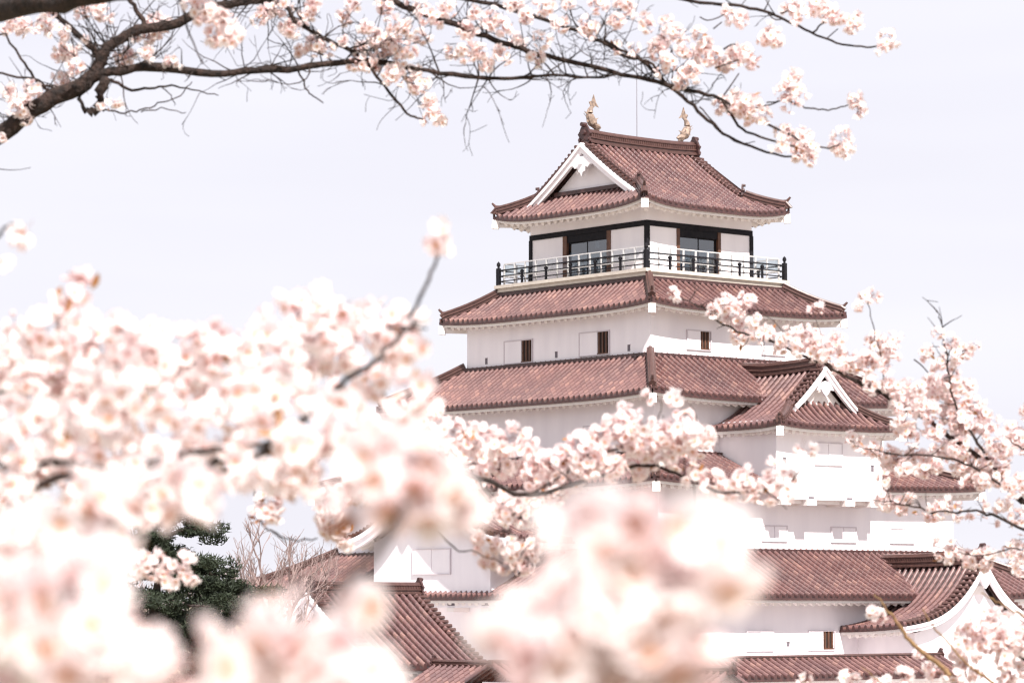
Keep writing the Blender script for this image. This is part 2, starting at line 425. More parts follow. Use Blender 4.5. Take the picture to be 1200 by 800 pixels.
def window(parent, o, e, c, dist, s0, s1, z0, z1, dark=None, shut=True):
    """sliding plaster shutter window on a wall: frame, shutter and, where open, dark bars.
    dark = (sa, sb): the open part"""
    o = Vector(o); e = Vector(e); c = Vector(c)
    s0, s1 = min(s0, s1), max(s0, s1); z0, z1 = min(z0, z1), max(z0, z1)
    def slab(mb, a, b, za, zb, d0, d1, m=0):
        P = c + o*(dist+d0) + e*a + Z*za; Q = c + o*(dist+d1) + e*b + Z*zb
        mb.box(P, Q, m)
    fr = MB(); t = .05
    slab(fr, s0-t, s1+t, z1, z1+t, -.01, .07); slab(fr, s0-t, s1+t, z0-t, z0, -.01, .07)
    slab(fr, s0-t, s0, z0, z1, -.01, .07); slab(fr, s1, s1+t, z0, z1, -.01, .07)
    f = fr.build('window', M['plaster_line'] if shut else M['plaster'], parent)
    if dark:
        a, b = min(dark), max(dark)
        sh_ = MB()
        if a - s0 > .1: slab(sh_, s0, a, z0, z1, .0, .045)
        if s1 - b > .1: slab(sh_, b, s1, z0, z1, .0, .045)
        if sh_.v: sh_.build('shutter', M['plaster'], f)
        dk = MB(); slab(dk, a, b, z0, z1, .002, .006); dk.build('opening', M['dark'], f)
        gr = MB(); n = max(3, int((b-a)/.2))
        for i in range(n):
            s = a + (b-a)*(i+.5)/n; slab(gr, s-.045, s+.045, z0, z1, .008, .06)
        slab(gr, a, b, z0-.01, z0+.05, .008, .07)
        gr.build('grille', M['brown'], f)
    else:
        sh_ = MB(); m_ = (s0+s1)/2
        slab(sh_, s0, m_-.012, z0, z1, .0, .035); slab(sh_, m_+.012, s1, z0, z1, .0, .05)
        sh_.build('shutter', M['plaster'], f)
    return f

def slit(parent, o, e, c, dist, s, z0, z1):
    o = Vector(o); e = Vector(e); c = Vector(c); mb = MB()
    mb.box(c + o*(dist-.01) + e*(s-.09) + Z*z0, c + o*(dist+.012) + e*(s+.09) + Z*z1, 1)
    mb.box(c + o*(dist-.01) + e*(s-.12) + Z*(z1), c + o*(dist+.05) + e*(s+.12) + Z*(z1+.04), 0)
    mb.build('loophole', [M['plaster'], mat('shaded_slot', (.16, .14, .16), .9)] if 'slot' not in M else [M['plaster'], M['slot']], parent)
M['slot'] = mat('slot_recess', (.16, .14, .16), .9)

def verge_tiles(mb, pts, n_dir, w=.62, r=.085, spacing=.30):
    """row of short round tiles laid across a gable verge. pts along the verge, n_dir outward from the gable"""
    P = [Vector(p) for p in pts]; acc = 0; n_dir = Vector(n_dir)
    mb.sweep([p + Z*.0 - n_dir*(w*.5) for p in P], [(-w*.5, 0), (w*.5, 0), (w*.5, .12), (-w*.5, .12)], side0=n_dir)
    for i in range(len(P)-1):
        seg = P[i+1]-P[i]; L = seg.length; d = spacing - acc
        while d < L:
            p = P[i] + seg*(d/L) + Z*.14
            mb.tube([p - n_dir*w, p + n_dir*.06], [r, r], 8)
            d += spacing
        acc = (acc + L) % spacing

def barge(mb, pts, n_dir, drop0, drop1, th=.12, gap=.02):
    """white bargeboard hung under the verge polyline, two stepped layers"""
    n_dir = Vector(n_dir)
    for (top, bot, out_) in ((.0, 1.0, 0.0), (.0, .42, .09)):
        vs = []; k = len(pts)
        for i, p in enumerate(pts):
            p = Vector(p); dr = drop0 + (drop1-drop0)*i/(k-1)
            for o_ in (0, 1):
                q = p + n_dir*(out_ + (th if o_ == 0 else -.04))
                vs += [q - Z*(gap + dr*top), q - Z*(gap + dr*bot)]
        fs = []
        for i in range(k-1):
            a = i*4; b = a+4
            fs += [(a, a+1, b+1, b), (a+2, b+2, b+3, a+3), (a, b, b+2, a+2), (a+1, a+3, b+3, b+1)]
        fs += [(0, 2, 3, 1), (4*k-4, 4*k-3, 4*k-1, 4*k-2)]
        mb.add(vs, fs)

def main_ridge(parent, pts, w=.42, h=.62, lattice=True, ends=(True, True), name='main_ridge', osc=1.0):
    mb = MB(); P = [Vector(p) for p in pts]
    mb.sweep(P, ridge_prof(w, h))
    if lattice:
        L = sum((P[i+1]-P[i]).length for i in range(len(P)-1)); n = int(L/.14)
        for k in range(n):
            d = L*(k+.5)/n; i = 0
            while i < len(P)-2 and d > (P[i+1]-P[i]).length: d -= (P[i+1]-P[i]).length; i += 1
            dv = (P[i+1]-P[i]).normalized(); q = P[i] + dv*d; side = dv.cross(Z).normalized()
            mb.bar(q - side*(w*.47) + Z*h*.46, q + side*(w*.47) + Z*h*.46, .05, h*.21)
    o = mb.build(name, M['ridge'], parent)
    for fl_, p_, d_ in ((ends[0], P[0], P[0]-P[1]), (ends[1], P[-1], P[-1]-P[-2])):
        if fl_: mo = MB(); oni(mo, p_ + Z*h*.35, d_, osc); mo.build('ridge_end_tile', M['oni'], o)
    return o

keep = empty('castle_keep', KEEP, math.radians(40))
tag(keep, 'white plastered five-storey castle keep under stacked reddish-brown tiled roofs', 'castle')

# ---- storeys
w5 = None
wall4 = wall_block(keep, 5.5, 6.7, 10.6, 13.85)
wall3 = wall_block(keep, 7.5, 9.1, 6.2, 9.55)
wall2 = wall_block(keep, 9.6, 11.6, 1.6, 5.35)
wall1 = wall_block(keep, 12.2, 14.3, -5.3, .38)
RF = ((0, -1, 0), (1, 0, 0)); LF = ((-1, 0, 0), (0, 1, 0)); O0 = (0, 0, 0)
window(wall4, *LF, O0, 5.5, 3.76, 1.71, 11.55, 12.6, dark=(1.76, 2.5))
window(wall4, *LF, O0, 5.5, -1.79, -3.85, 11.60, 12.65, dark=(-3.8, -3.05))
for s in (5.2, -.05, -5.22): slit(wall4, *LF, O0, 5.5, s, 11.62, 11.92)
window(wall4, *RF, O0, 6.7, -3.19, -1.71, 11.77, 12.62, dark=(-2.35, -1.76))
window(wall4, *RF, O0, 6.7, 1.7, 3.2, 11.77, 12.62)
window(wall3, *LF, O0, 7.5, -4.35, -5.7, 7.45, 8.05)
window(wall3, *LF, O0, 7.5, 3.0, 1.6, 7.45, 8.05)
for a, b in ((-3.2, -1.68), (1.27, 2.84), (5.21, 6.79)): window(wall2, *RF, O0, 11.6, a, b, 2.78, 3.42)
for a, b, dk in ((-6.84, -5.27, None), (-3.0, -1.42, (-2.12, -1.45))): window(wall1, *RF, O0, 14.3, a, b, -2.1, -1.3, dark=dk)
for s in (-8.2, -4.3): slit(wall1, *RF, O0, 14.3, s, -1.95, -1.75)
slit(wall2, *LF, O0, 9.6, 9.9, 2.12, 2.4)

# ---- skirt roofs
skirt_roof(keep, 'roof', (4.35, 5.35), (6.4, 7.8), 15.05, 13.55, .22, (5.5, 6.7))
skirt_roof(keep, 'roof', (5.5, 6.7), (8.55, 10.15), 11.33, 9.22, .22, (7.5, 9.1), a=.12)
skirt_roof(keep, 'roof', (7.5, 9.1), (10.7, 12.7), 6.68, 5.17, .20, (9.6, 11.6), a=.12)
skirt_roof(keep, 'roof', (9.6, 11.6), (13.4, 15.5), 2.25, .16, .22, (12.2, 14.3), a=.12)

# ---- top storey
def top_storey():
    hu, hv, z0, z1 = 3.42, 4.22, 15.2, 18.02
    root = MB()
    root.box((-hu+.06, -hv+.06, 15.2), (hu-.06, hv-.06, 15.6))          # floor slab
    root.box((-hu-.04, -hv-.04, 18.021), (hu+.04, hv+.04, 18.9))         # plaster under the roof
    r = root.build('storey_wall', M['plaster'], keep)
    bm = MB(); t = .16
    for (a, b) in (((-hu-t/2, -hv-t/2), (hu+t/2, -hv+t/2)), ((-hu-t/2, hv-t/2), (hu+t/2, hv+t/2)), ((-hu-t/2, -hv+t/2+.001), (-hu+t/2, hv-t/2-.001)), ((hu-t/2, -hv+t/2+.001), (hu+t/2, hv-t/2-.001))):
        bm.box((a[0], a[1], 17.76), (b[0], b[1], 18.02))
    bm.build('lintel_beam', M['black'], r)
    for a in (-1, 1):
        for b in (-1, 1): po = MB(); po.box((a*hu-.1, b*hv-.1, 15.6), (a*hu+.1, b*hv+.1, 17.76)); po.build('corner_post', M['black'], r)
    # per side: panels and door bay. lists run along the face
    def side(o, e, d, segs):
        o = Vector(o); e = Vector(e)
        def sl(mb, a, b, za, zb, d0, d1, m=0):
            mb.box(o*(d+d0) + e*a + Z*za, o*(d+d1) + e*b + Z*zb, m)
        for kind, a, b in segs:
            if kind == 'panel':
                mb = MB(); sl(mb, a, b, 15.6, 17.76, -.10, .02); mb.build('wall_panel', M['plaster'], r)
            if kind == 'post':
                mb = MB(); sl(mb, a, b, 15.6, 17.76, -.10, .07); mb.build('door_post', M['brown'], r)
            if kind == 'door':
                dr = MB()
                sl(dr, a, b, 17.42, 17.76, -.08, .03)                    # transom
                m_ = (a+b)/2; f = .05
                for p, q, dd in ((a, m_+f, -.03), (m_-f, b, -.09)):
                    for s_ in (p, q-f): sl(dr, s_, s_+f, 15.62, 17.42, dd-.02, dd+.02)
                    sl(dr, p+f+.001, q-f-.001, 17.36, 17.42, dd-.02, dd+.02); sl(dr, p+f+.001, q-f-.001, 15.62, 15.76, dd-.02, dd+.02)
                    sl(dr, p+f+.001, q-f-.001, 16.5, 16.55, dd-.02, dd+.02)
                do = dr.build('sliding_door', M['black'], r)
                gl = MB()
                for p, q, dd in ((a, m_+f, -.03), (m_-f, b, -.09)): sl(gl, p+f, q-f, 15.76, 17.36, dd-.004, dd+.004)
                gl.build('door_glass', M['glass'], do)
    side((-1, 0, 0), (0, 1, 0), hu, (('panel', 1.80, 4.12), ('post', 1.50, 1.80), ('door', -1.42, 1.50), ('post', -1.68, -1.42), ('panel', -4.12, -1.68)))
    side((1, 0, 0), (0, 1, 0), hu, (('panel', 1.80, 4.12), ('post', 1.50, 1.80), ('door', -1.42, 1.50), ('post', -1.68, -1.42), ('panel', -4.12, -1.68)))
    side((0, -1, 0), (1, 0, 0), hv, (('panel', -3.32, -1.53), ('post', -1.53, -1.35), ('door', -1.35, 1.17), ('post', 1.17, 1.36), ('panel', 1.36, 3.32)))
    side((0, 1, 0), (1, 0, 0), hv, (('panel', -3.32, -1.53), ('post', -1.53, -1.35), ('door', -1.35, 1.17), ('post', 1.17, 1.36), ('panel', 1.36, 3.32)))
    # paper notice on the glass, inner display case and partition
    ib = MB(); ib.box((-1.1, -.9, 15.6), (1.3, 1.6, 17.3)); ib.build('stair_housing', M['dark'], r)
    nb = MB(); nb.box((-3.36, -.75, 17.0), (-3.35, -.45, 17.32)); nb.build('notice_sheet', M['plaster'], r)
    nb = MB(); nb.box((-.95, -4.17, 16.35), (-.6, -4.16, 16.75)); nb.build('notice_sheet', M['plaster'], r)
    # balcony
    bu, bv = 4.72, 5.56
    dk = MB(); dk.box((-bu, -bv, 15.40), (bu, bv, 15.56)); dk.box((-bu+.12, -bv+.12, 15.22), (bu-.12, bv-.12, 15.40-.001), 0)
    dk.box((-bu+.28, -bv+.28, 14.95), (bu-.28, bv-.28, 15.219), 1)
    bal = dk.build('balcony', [mat('deck_edge', (.62, .57, .50), .7, var=(.5, .45, .4), scale=3), M['plaster']], keep)
    ru, rv = 4.56, 5.40
    rl = MB()
    for z, h in ((16.30, .065), (16.02, .045), (15.76, .045)):
        for a, b, c_, d_ in ((-ru, -rv, ru, -rv), (ru, -rv, ru, rv), (ru, rv, -ru, rv), (-ru, rv, -ru, -rv)):
            rl.bar((a, b, z-h/2), (c_, d_, z-h/2), .07, h)
    railing = rl.build('black_railing', M['black'], bal)
    for a in (-1, 1):
        for b in (-1, 1):
            p = MB(); x, y = a*ru, b*rv
            p.box((x-.09, y-.09, 15.56), (x+.09, y+.09, 16.42))
            p.tube([(x, y, 16.42), (x, y, 16.50), (x, y, 16.56), (x, y, 16.66), (x, y, 16.76)], [.06, .055, .10, .09, .01], 8)
            p.build('capped_post', M['black'], railing)
    for a, b, c_, d_ in ((-ru, -rv, ru, -rv), (ru, -rv, ru, rv), (ru, rv, -ru, rv), (-ru, rv, -ru, -rv)):
        n = 6
        for i in range(1, n):
            x = a + (c_-a)*i/n; y = b + (d_-b)*i/n
            sp = MB(); sp.box((x-.045, y-.045, 15.56), (x+.045, y+.045, 16.24)); sp.box((x-.07, y-.07, 16.10), (x+.07, y+.07, 16.20))
            sp.build('short_post', M['black'], railing)
    # pale metal guard standing inside the black rail
    gu, gv = 4.36, 5.20; g = MB(); gp = MB()
    for a, b, c_, d_ in ((-gu, -gv, gu, -gv), (gu, -gv, gu, gv), (gu, gv, -gu, gv), (-gu, gv, -gu, -gv)):
        g.bar((a, b, 16.60), (c_, d_, 16.60), .055, .05); g.bar((a, b, 15.98), (c_, d_, 15.98), .04, .04)
        L = math.hypot(c_-a, d_-b); n = round(L/.82)
        for i in range(n):
            x = a + (c_-a)*i/n; y = b + (d_-b)*i/n
            g.box((x-.034, y-.034, 15.56), (x+.034, y+.034, 16.60))
        gp.bar((a, b, 16.03), (c_, d_, 16.03), .012, .55)
    gg = g.build('safety_guard', M['steel'], bal); gp.build('guard_glass', M['clear'], gg)
top_storey()

# ---- top roof (hip-and-gable)
def top_roof():
    zt, ze, up = 22.15, 18.58, .38
    EU, EV, GU, GV, SU = 4.8, 5.58, 3.7, 3.5, 3.3
    g = lambda v: (1.24*v - .24*v*v)
    Zm = lambda v: zt + (ze-zt)*g(v/EV)
    mb = MB(); me = MB()
    def lim(x):
        v = x*EV
        h = SU + (EU-SU)*(v-GV)/(EV-GV)
        return GU if v < GV else max(GU, h)
    def upf(x, s, l): 
        q = max(0, (x*EV-GV)/(EV-GV)); return up*min(1, abs(s)/l)**4*q**1.5
    for o in ((0, -1, 0), (0, 1, 0)):
        tiles(mb, o, (1, 0, 0), O0, 0.0, EV, lambda x: -lim(x), lim, lambda x, s: Zm(x*EV) + upf(x, s, max(lim(x), .1)))
        eaves(me, o, (1, 0, 0), O0, EV, EU, 4.22, 3.42, lambda s: ze + up*min(1, abs(s)/EU)**4, .42)
    for o in ((-1, 0, 0), (1, 0, 0)):
        sm = lambda x: GV + (EV-GV)*x
        tiles(mb, o, (0, 1, 0), O0, SU, EU-SU, lambda x: -sm(x), sm, lambda x, s: Zm(sm(x)) + up*min(1, abs(s)/sm(x))**4*x**1.5)
        eaves(me, o, (0, 1, 0), O0, EU, EV, 3.42, 4.22, lambda s: ze + up*min(1, abs(s)/EV)**4, .42)
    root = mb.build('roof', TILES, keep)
    for a in (-1, 1):
        for b in (-1, 1):
            pts = []
            for q in range(9):
                x = q/8*.9 + .1
                pts.append((a*(SU+(EU-SU)*x), b*(GV+(EV-GV)*x), Zm(GV+(EV-GV)*x) + up*x**1.5 + .02))
            hip(root, pts, .32, .42)
            # short descending ridge on the main slope with its end tile at the gable foot
            pts = [(a*(GU-.42), b*v, Zm(v)+.05) for v in np.linspace(2.6, GV+.25, 4)]
            m2 = MB(); oni(m2, Vector((a*(SU+.10), b*(GV+.15), Zm(GV)+.22)), Vector((a*.8, b*1.0, 0)), .62)
            m2.build('ridge_end_tile', M['oni'], root)
            corner_beam(me, (a*EU, b*EV, ze+up+.05), (a, b))
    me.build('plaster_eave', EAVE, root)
    main_ridge(root, [(u, 0, 22.10 + .10*(abs(u)/3.7)**3) for u in np.linspace(-3.55, 3.6, 12)], .46, .70, osc=1.0)
    for a in (-1, 1):
        vt = MB(); bb = MB(); gw = MB()
        for b in (-1, 1):
            pts = [(a*(GU+.12), b*v, Zm(v)+.02) for v in np.linspace(.18, GV+.35, 12)]
            verge_tiles(vt, pts, (a, 0, 0))
            barge(bb, [(p[0]-a*.10, p[1], p[2]) for p in [(a*(GU+.12), b*v, Zm(v)+.02) for v in np.linspace(.0, GV+.55, 14)]], (a, 0, 0), .50, .44)
        vt.build('verge_tiles', M['ridge'], root)
        prof = [(v, Zm(abs(v))-.45) for v in np.linspace(-GV-.1, GV+.1, 21)]
        gw.prism([(-GV-.1, 19.0)] + prof + [(GV+.1, 19.0)], (a*(SU-.1), 0, 0), Yv, Z, Vector((a, 0, 0)), .10)
        gwo = gw.build('gable_wall', M['plaster'], root)
        fl = MB(); fl.box((a*(SU-.0)-.001, -2.4, Zm(GV)+.05), (a*(SU+.22), 2.4, Zm(GV)+.24)); fl.build('gable_flashing', M['oni'], gwo) if False else fl.build('gable_flashing', M['oni'], root)
        # hanging gable ornament
        go = [(0, .30), (.22, .34), (.36, .20), (.62, .10), (.80, -.12), (.60, -.12), (.48, -.26), (.30, -.20), (.22, -.42), (.08, -.50), (0, -.66), (-.08, -.50), (-.22, -.42), (-.30, -.20), (-.48, -.26), (-.60, -.12), (-.80, -.12), (-.62, .10), (-.36, .20), (-.22, .34)]
        bb.prism(go, (a*(GU+.02), 0, Zm(0)-.98), Yv, Z, Vector((a, 0, 0)), .14)
        bb.tube([(a*(GU+.10), 0, Zm(0)-.98), (a*(GU+.24), 0, Zm(0)-.98)], [.13, .10], 8)
        bb.build('bargeboard', M['plaster'], root)
    return root
top_roof()

# ---- gilded fish on the ridge ends
def fish(u, sgn):
    """head down on the ridge facing inward, body arched up, forked tail high; sgn +1 belly towards +u"""
    mb = MB(); n = 12; pts = []; rad = []
    for i in range(n+1):
        q = i/n
        x = sgn*(.34 - .62*math.sin(q*PI*.55) + .40*q*q); z = 22.92 + .10 + .98*q
        pts.append((u + x*.85, 0, z)); rad.append(.22*(1-q)**.7 + .06)
    rad[0] = .12; rad[1] = .19
    mb.tube(pts, rad, 9)
    # head with open jaw
    h = Vector(pts[0])
    mb.tube([h + Vector((-sgn*.05, 0, .05)), h + Vector((sgn*.20, 0, .02)), h + Vector((sgn*.36, 0, -.04))], [.17, .13, .05], 8)
    mb.tube([h + Vector((0, 0, -.08)), h + Vector((sgn*.28, 0, -.14))], [.10, .04], 7)
    t = Vector(pts[-1])
    mb.prism([(-.04, -.10), (.04, -.10), (.20, .04), (.42, -.02), (.24, .20), (.10, .58), (-.02, .26), (-.20, .20)], t - Yv*.025, X*sgn, Z, Yv, .05)
    # back and side fins
    m = Vector(pts[6])
    mb.prism([(0, -.16), (-.36, .20), (-.20, .14), (-.12, .34), (.04, .08)], m - Yv*.02, X*sgn, Z, Yv, .04)
    m = Vector(pts[3])
    mb.prism([(0, -.12), (-.52, .34), (-.28, .10), (-.34, -.06)], m - Yv*.02, X*sgn, Z, Yv, .04)
    for b in (-1, 1): mb.prism([(0, -.07), (.24, .16), (.10, .12), (.02, .12)], m + Yv*b*.12, X*sgn + Yv*b*.4, Z, Yv*b, .03)
    mb.build('roof_fish_ornament', M['gold'], keep, smooth=False)
fish(-3.25, 1); fish(3.15, -1)
rod = MB(); rod.tube([(-.2, 0, 22.6), (-.2, 0, 26.6)], [.02, .012], 6); rod.build('lightning_rod', M['slot'], keep)

# ---- gabled wings
def gable_roof(parent, axis, c, half, ridge0, ridge1, zr, ze, g, tip=.25, front=True, back=False, eave_wall=None, rh=.6, name='wing_roof', bd=(.62, .55), skirt=None, lattice=True, osc=.85):
    """gabled roof; axis 'u' or 'v' = direction of the ridge; c = centre coordinate across the ridge;
    ridge0 is the front gable end, ridge1 the back end; g(x) 0..1 profile"""
    A = X if axis == 'u' else Yv; B = Yv if axis == 'u' else X
    cc = B*c; sgn = 1 if ridge0 > ridge1 else -1            # outward sign at the front
    mid = (ridge0+ridge1)/2; hl = abs(ridge0-ridge1)/2
    def lift(s): # s along A relative to mid
        q = (s*sgn+hl)/(2*hl); return tip*max(0, q)**4
    mb = MB()
    for b in (-1, 1):
        tiles(mb, B*b, A, cc + A*mid, 0, half, lambda x: -hl, lambda x: hl, lambda x, s: zr + (ze-zr)*g(x) + lift(s))
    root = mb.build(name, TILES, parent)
    if eave_wall:
        me = MB()
        for b in (-1, 1):
            eaves(me, B*b, A, cc + A*mid, half, hl, eave_wall, hl-.02, lambda s: ze + lift(s), .25, both=(False, False))
        me.build('plaster_eave', EAVE, root)
    pts = []
    for q in np.linspace(0, 1, 12):
        s = hl*(1-2*q)*sgn
        pts.append(cc + A*(mid+s) + Z*(zr-.03 + lift(s)))
    pts[0] = pts[0] - A*sgn*.15
    main_ridge(root, pts, .42, rh, lattice=lattice, ends=(front, back), osc=osc)
    for flag, rr, sg in ((front, ridge0, sgn), (back, ridge1, -sgn)):
        if not flag: continue
        lf = lift((rr-mid)); vt = MB(); bb = MB()
        for b in (-1, 1):
            L = [cc + A*(rr+sg*.06) + B*(b*half*x) + Z*(zr+(ze-zr)*g(x)+lf) for x in np.linspace(.03, 1.0, 18)]
            verge_tiles(vt, L, A*sg)
            L = [cc + A*(rr-sg*.04) + B*(b*half*x) + Z*(zr+(ze-zr)*g(x)+lf) for x in np.linspace(0, 1.0, 22)]
            barge(bb, L, A*sg, bd[0], bd[1])
        vt.build('verge_tiles', M['ridge'], root)
        bb.prism([(0, .15), (.30, .12), (.52, -.12), (.34, -.18), (.2, -.42), (0, -.62), (-.2, -.42), (-.34, -.18), (-.52, -.12), (-.30, .12)], cc + A*(rr+sg*.02) + Z*(zr+lf-bd[0]-.22), B, Z, A*sg, .12)
        bb.build('bargeboard', M['plaster'], root)
    return root

# upper dormer bay on the right face
def dormer():
    g = lambda x: 1-(1-x)**1.45
    zr, ze = 10.55, 7.82
    H, F, G = 4.1, -13.7, -12.25
    # bay walls as the dormer's own mesh
    mb = MB(); mb.box((-3.45, -12.8, 4.62), (3.45, -7.4, 8.2))
    bay = mb.build('dormer_bay', M['plaster'], keep)
    for u in (-2.9, -1.25, 1.25, 2.9):
        c2 = MB(); c2.box((u-.3, -12.86, 4.36), (u+.3, -11.62, 4.63-.001)); c2.build('corbel', M['dentil'], bay)
    c2 = MB(); c2.box((-3.35, -12.5, 4.45), (3.35, -11.7, 4.619)); c2.build('bay_floor', M['dentil'], bay)
    for u in (-1.25, 1.25): cs = MB(); cs.box((u-.18, -12.815, 4.66), (u+.18, -12.79, 4.76)); cs.build('drop_slot', M['slot'], bay)
    window(bay, *RF, O0, 12.8, -.98, .72, 6.25, 7.2)
    slit(bay, *RF, O0, 12.8, -2.95, 6.2, 6.5); slit(bay, *RF, O0, 12.8, 2.78, 6.0, 6.3)
    # main slopes: verge at G for the upper part, hip below
    xg = .44
    mb = MB(); me = MB(); up = .16
    B0 = -5.6                                           # back inside the keep
    Zp = lambda x: zr + (ze-zr)*g(x)
    def front(x): return -(G-.25) if x < xg else max(-(G-.25), 12.1 + (13.7-12.1)*(x-xg)/(1-xg))
    for b in (-1, 1):
        # s axis = -v direction; origin v=0
        tiles(mb, (b, 0, 0), (0, -1, 0), O0, 0, H, lambda x: 5.6, front, lambda x, s: Zp(x) + up*max(0, (s-9.5)/4.2)**3*x**1.5 + .22*max(0, (s-9)/3.5)**3*(1-x)**2)
        eaves(me, (b, 0, 0), (0, -1, 0), (0, -10.15, 0), H, 3.55, 3.45, 2.65, lambda s: ze + up*max(0, s/3.55)**4, .3, both=(False, True))
    sm = lambda x: xg*H + (H-xg*H)*x
    tiles(mb, (0, -1, 0), (1, 0, 0), O0, 12.1, 1.6, lambda x: -sm(x), sm, lambda x, s: Zp(sm(x)/H) + up*min(1, abs(s)/sm(x))**4*x**1.5)
    eaves(me, (0, -1, 0), (1, 0, 0), O0, 13.7, H, 12.8, 3.45, lambda s: ze + up*min(1, abs(s)/H)**4, .3)
    for b in (-1, 1): corner_beam(me, (b*H, -13.7, ze+up+.05), (b, -1))
    me.build('plaster_eave', EAVE, bay)
    root = mb.build('dormer_roof', TILES, bay)
    mr = MB()
    for b in (-1, 1):
        P = [Vector((b*sm(x), -(12.1+1.6*x), Zp(sm(x)/H)+.06+up*x**1.5)) for x in np.linspace(.15, 1, 8)]
        P[-1] = P[-1] - Vector((b, -1, 0))*.15
        mr.sweep(P, ridge_prof(.32, .34)); oni(mr, P[-1] + Z*.1, Vector((b, -1, 0)), .5)
    pts = [(0, v, 10.50 + (.16*((-5.6-v)/6.7)**4 if v < -8 else .0) + .28*(1-min(1, (-5.6-v)/3))**1) for v in np.linspace(-12.25, -5.6, 12)]
    P = [Vector(p) for p in pts]; mr.sweep(P, ridge_prof(.42, .62)); oni(mr, P[0] + Z*.25, (0, -1, 0), .8)
    mr.build('ridge', M['ridge'], bay)
    vt = MB(); bb = MB()
    for b in (-1, 1):
        L = [Vector((b*H*x, -(-G+.30), Zp(x)+.24*(1-x)**2)) for x in np.linspace(.03, xg+.06, 9)]; verge_tiles(vt, L, (0, -1, 0))
        L = [Vector((b*H*x, -(-G+.20), Zp(x)+.24*(1-x)**2)) for x in np.linspace(0, xg+.05, 9)]; barge(bb, L, (0, -1, 0), .40, .30)
    vt.build('verge_tiles', M['ridge'], bay)
    bb.prism([(0, .15), (.30, .05), (.5, -.28), (.30, -.24), (.16, -.42), (0, -.56), (-.16, -.42), (-.30, -.24), (-.5, -.28), (-.30, .05)], Vector((0, G-.22, zr-.62)), X, Z, -Yv, .12)
    bb.build('bargeboard', M['plaster'], bay)
    gw = MB(); gw.prism([(-1.9, 8.6)] + [(H*x, Zp(abs(x))-.2) for x in np.linspace(-.45, .45, 13)] + [(1.9, 8.6)], (0, -12.0, 0), X, Z, -Yv, .1)
    gw.build('gable_wall', M['dentil'], bay)
dormer()

# left gabled wing on the left face (front plane u = -13.1)
def left_wing():
    g = lambda x: 1-(1-x)**1.9
    mb = MB()
    F = -13.1; hw = 4.3
    zr, ze, H = 6.05, 2.72, 6.1
    prof = [(H*x, zr+(ze-zr)*g(abs(x))-.32) for x in np.linspace(-hw/H, hw/H, 23)]
    # prism outline (v, z)
    mb.prism([(-hw, -.25)] + prof + [(hw, -.25)], (F, 0, 0), Yv, Z, X, 6.0)
    bay = mb.build('gabled_bay', M['plaster'], keep)
    window(bay, *LF, O0, 13.1, 1.26, -1.45, 1.3, 2.4)
    for v in (-3.95, -1.5, 1.5, 3.95): c2 = MB(); c2.box((-13.16, v-.25, -.45), (-12.25, v+.25, -.251)); c2.build('corbel', M['dentil'], bay)
    for v in (-3.95, -1.5, 1.5): cs = MB(); cs.box((-13.115, v-.25, -.16), (-13.09, v+.25, -.02)); cs.build('drop_slot', M['slot'], bay)
    gable_roof(bay, 'u', 0, H, -13.75, -7.4, zr, ze, g, tip=.15, eave_wall=hw, bd=(.6, .5))
left_wing()

# big gabled wing low on the right face (ridge toward the viewer)
def right_wing():
    g = lambda x: 1-(.80*(1-x)**3.0+.20*(1-x))
    zr, ze, H, c = 1.62, -1.28, 5.25, 4.2
    hw = 4.05
    mb = MB()
    prof = [(H*x, zr+(ze-zr)*g(abs(x))-.25) for x in np.linspace(-hw/H, hw/H, 31)]
    mb.prism([(-hw, -5.3)] + prof + [(hw, -5.3)], (c, -17.75, 0), X, Z, Yv, 5.0)
    w = mb.build('gabled_wing', M['plaster'], keep)
    gable_roof(w, 'v', c, H, -18.25, -10.6, zr, ze, g, tip=.22, eave_wall=hw, bd=(.40, .27), rh=.62)
    pl = MB(); pl.box((c-.5, -17.80, .35), (c+.5, -17.745, .75)); pl.build('gable_vent', M['dentil'], w)
right_wing()

# ------------------------------------------------------------------ low tiled wall in front of the right face
lowroof = empty('tiled_plaster_wall', KEEP, math.radians(40))
tag(lowroof, 'long low white plaster wall with a small brown tiled roof in front of the keep', 'wall')
mb = MB(); mb.box((-26, -21.0, -5.3), (-1.4, -19.4, -3.05)); mb.build('wall', M['plaster'], lowroof)
mb = MB()
for b in (-1, 1):
    tiles(mb, (0, b, 0), (1, 0, 0), (-13.6, -20.2, 0), 0, 1.55, lambda x: -12.7, lambda x: 12.7, lambda x, s: -2.42 - .72*x)
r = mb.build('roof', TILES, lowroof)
me = MB()
for b in (-1, 1): eaves(me, (0, b, 0), (1, 0, 0), (-13.6, -20.2, 0), 1.55, 12.7, .8, 12.7, lambda s: -3.14, .1, spacing=.9)
me.build('plaster_eave', EAVE, r)
main_ridge(r, [(-26.3, -20.2, -2.45), (-10, -20.2, -2.45), (-.9, -20.2, -2.43)], .34, .26, lattice=False, osc=.5, ends=(False, True))

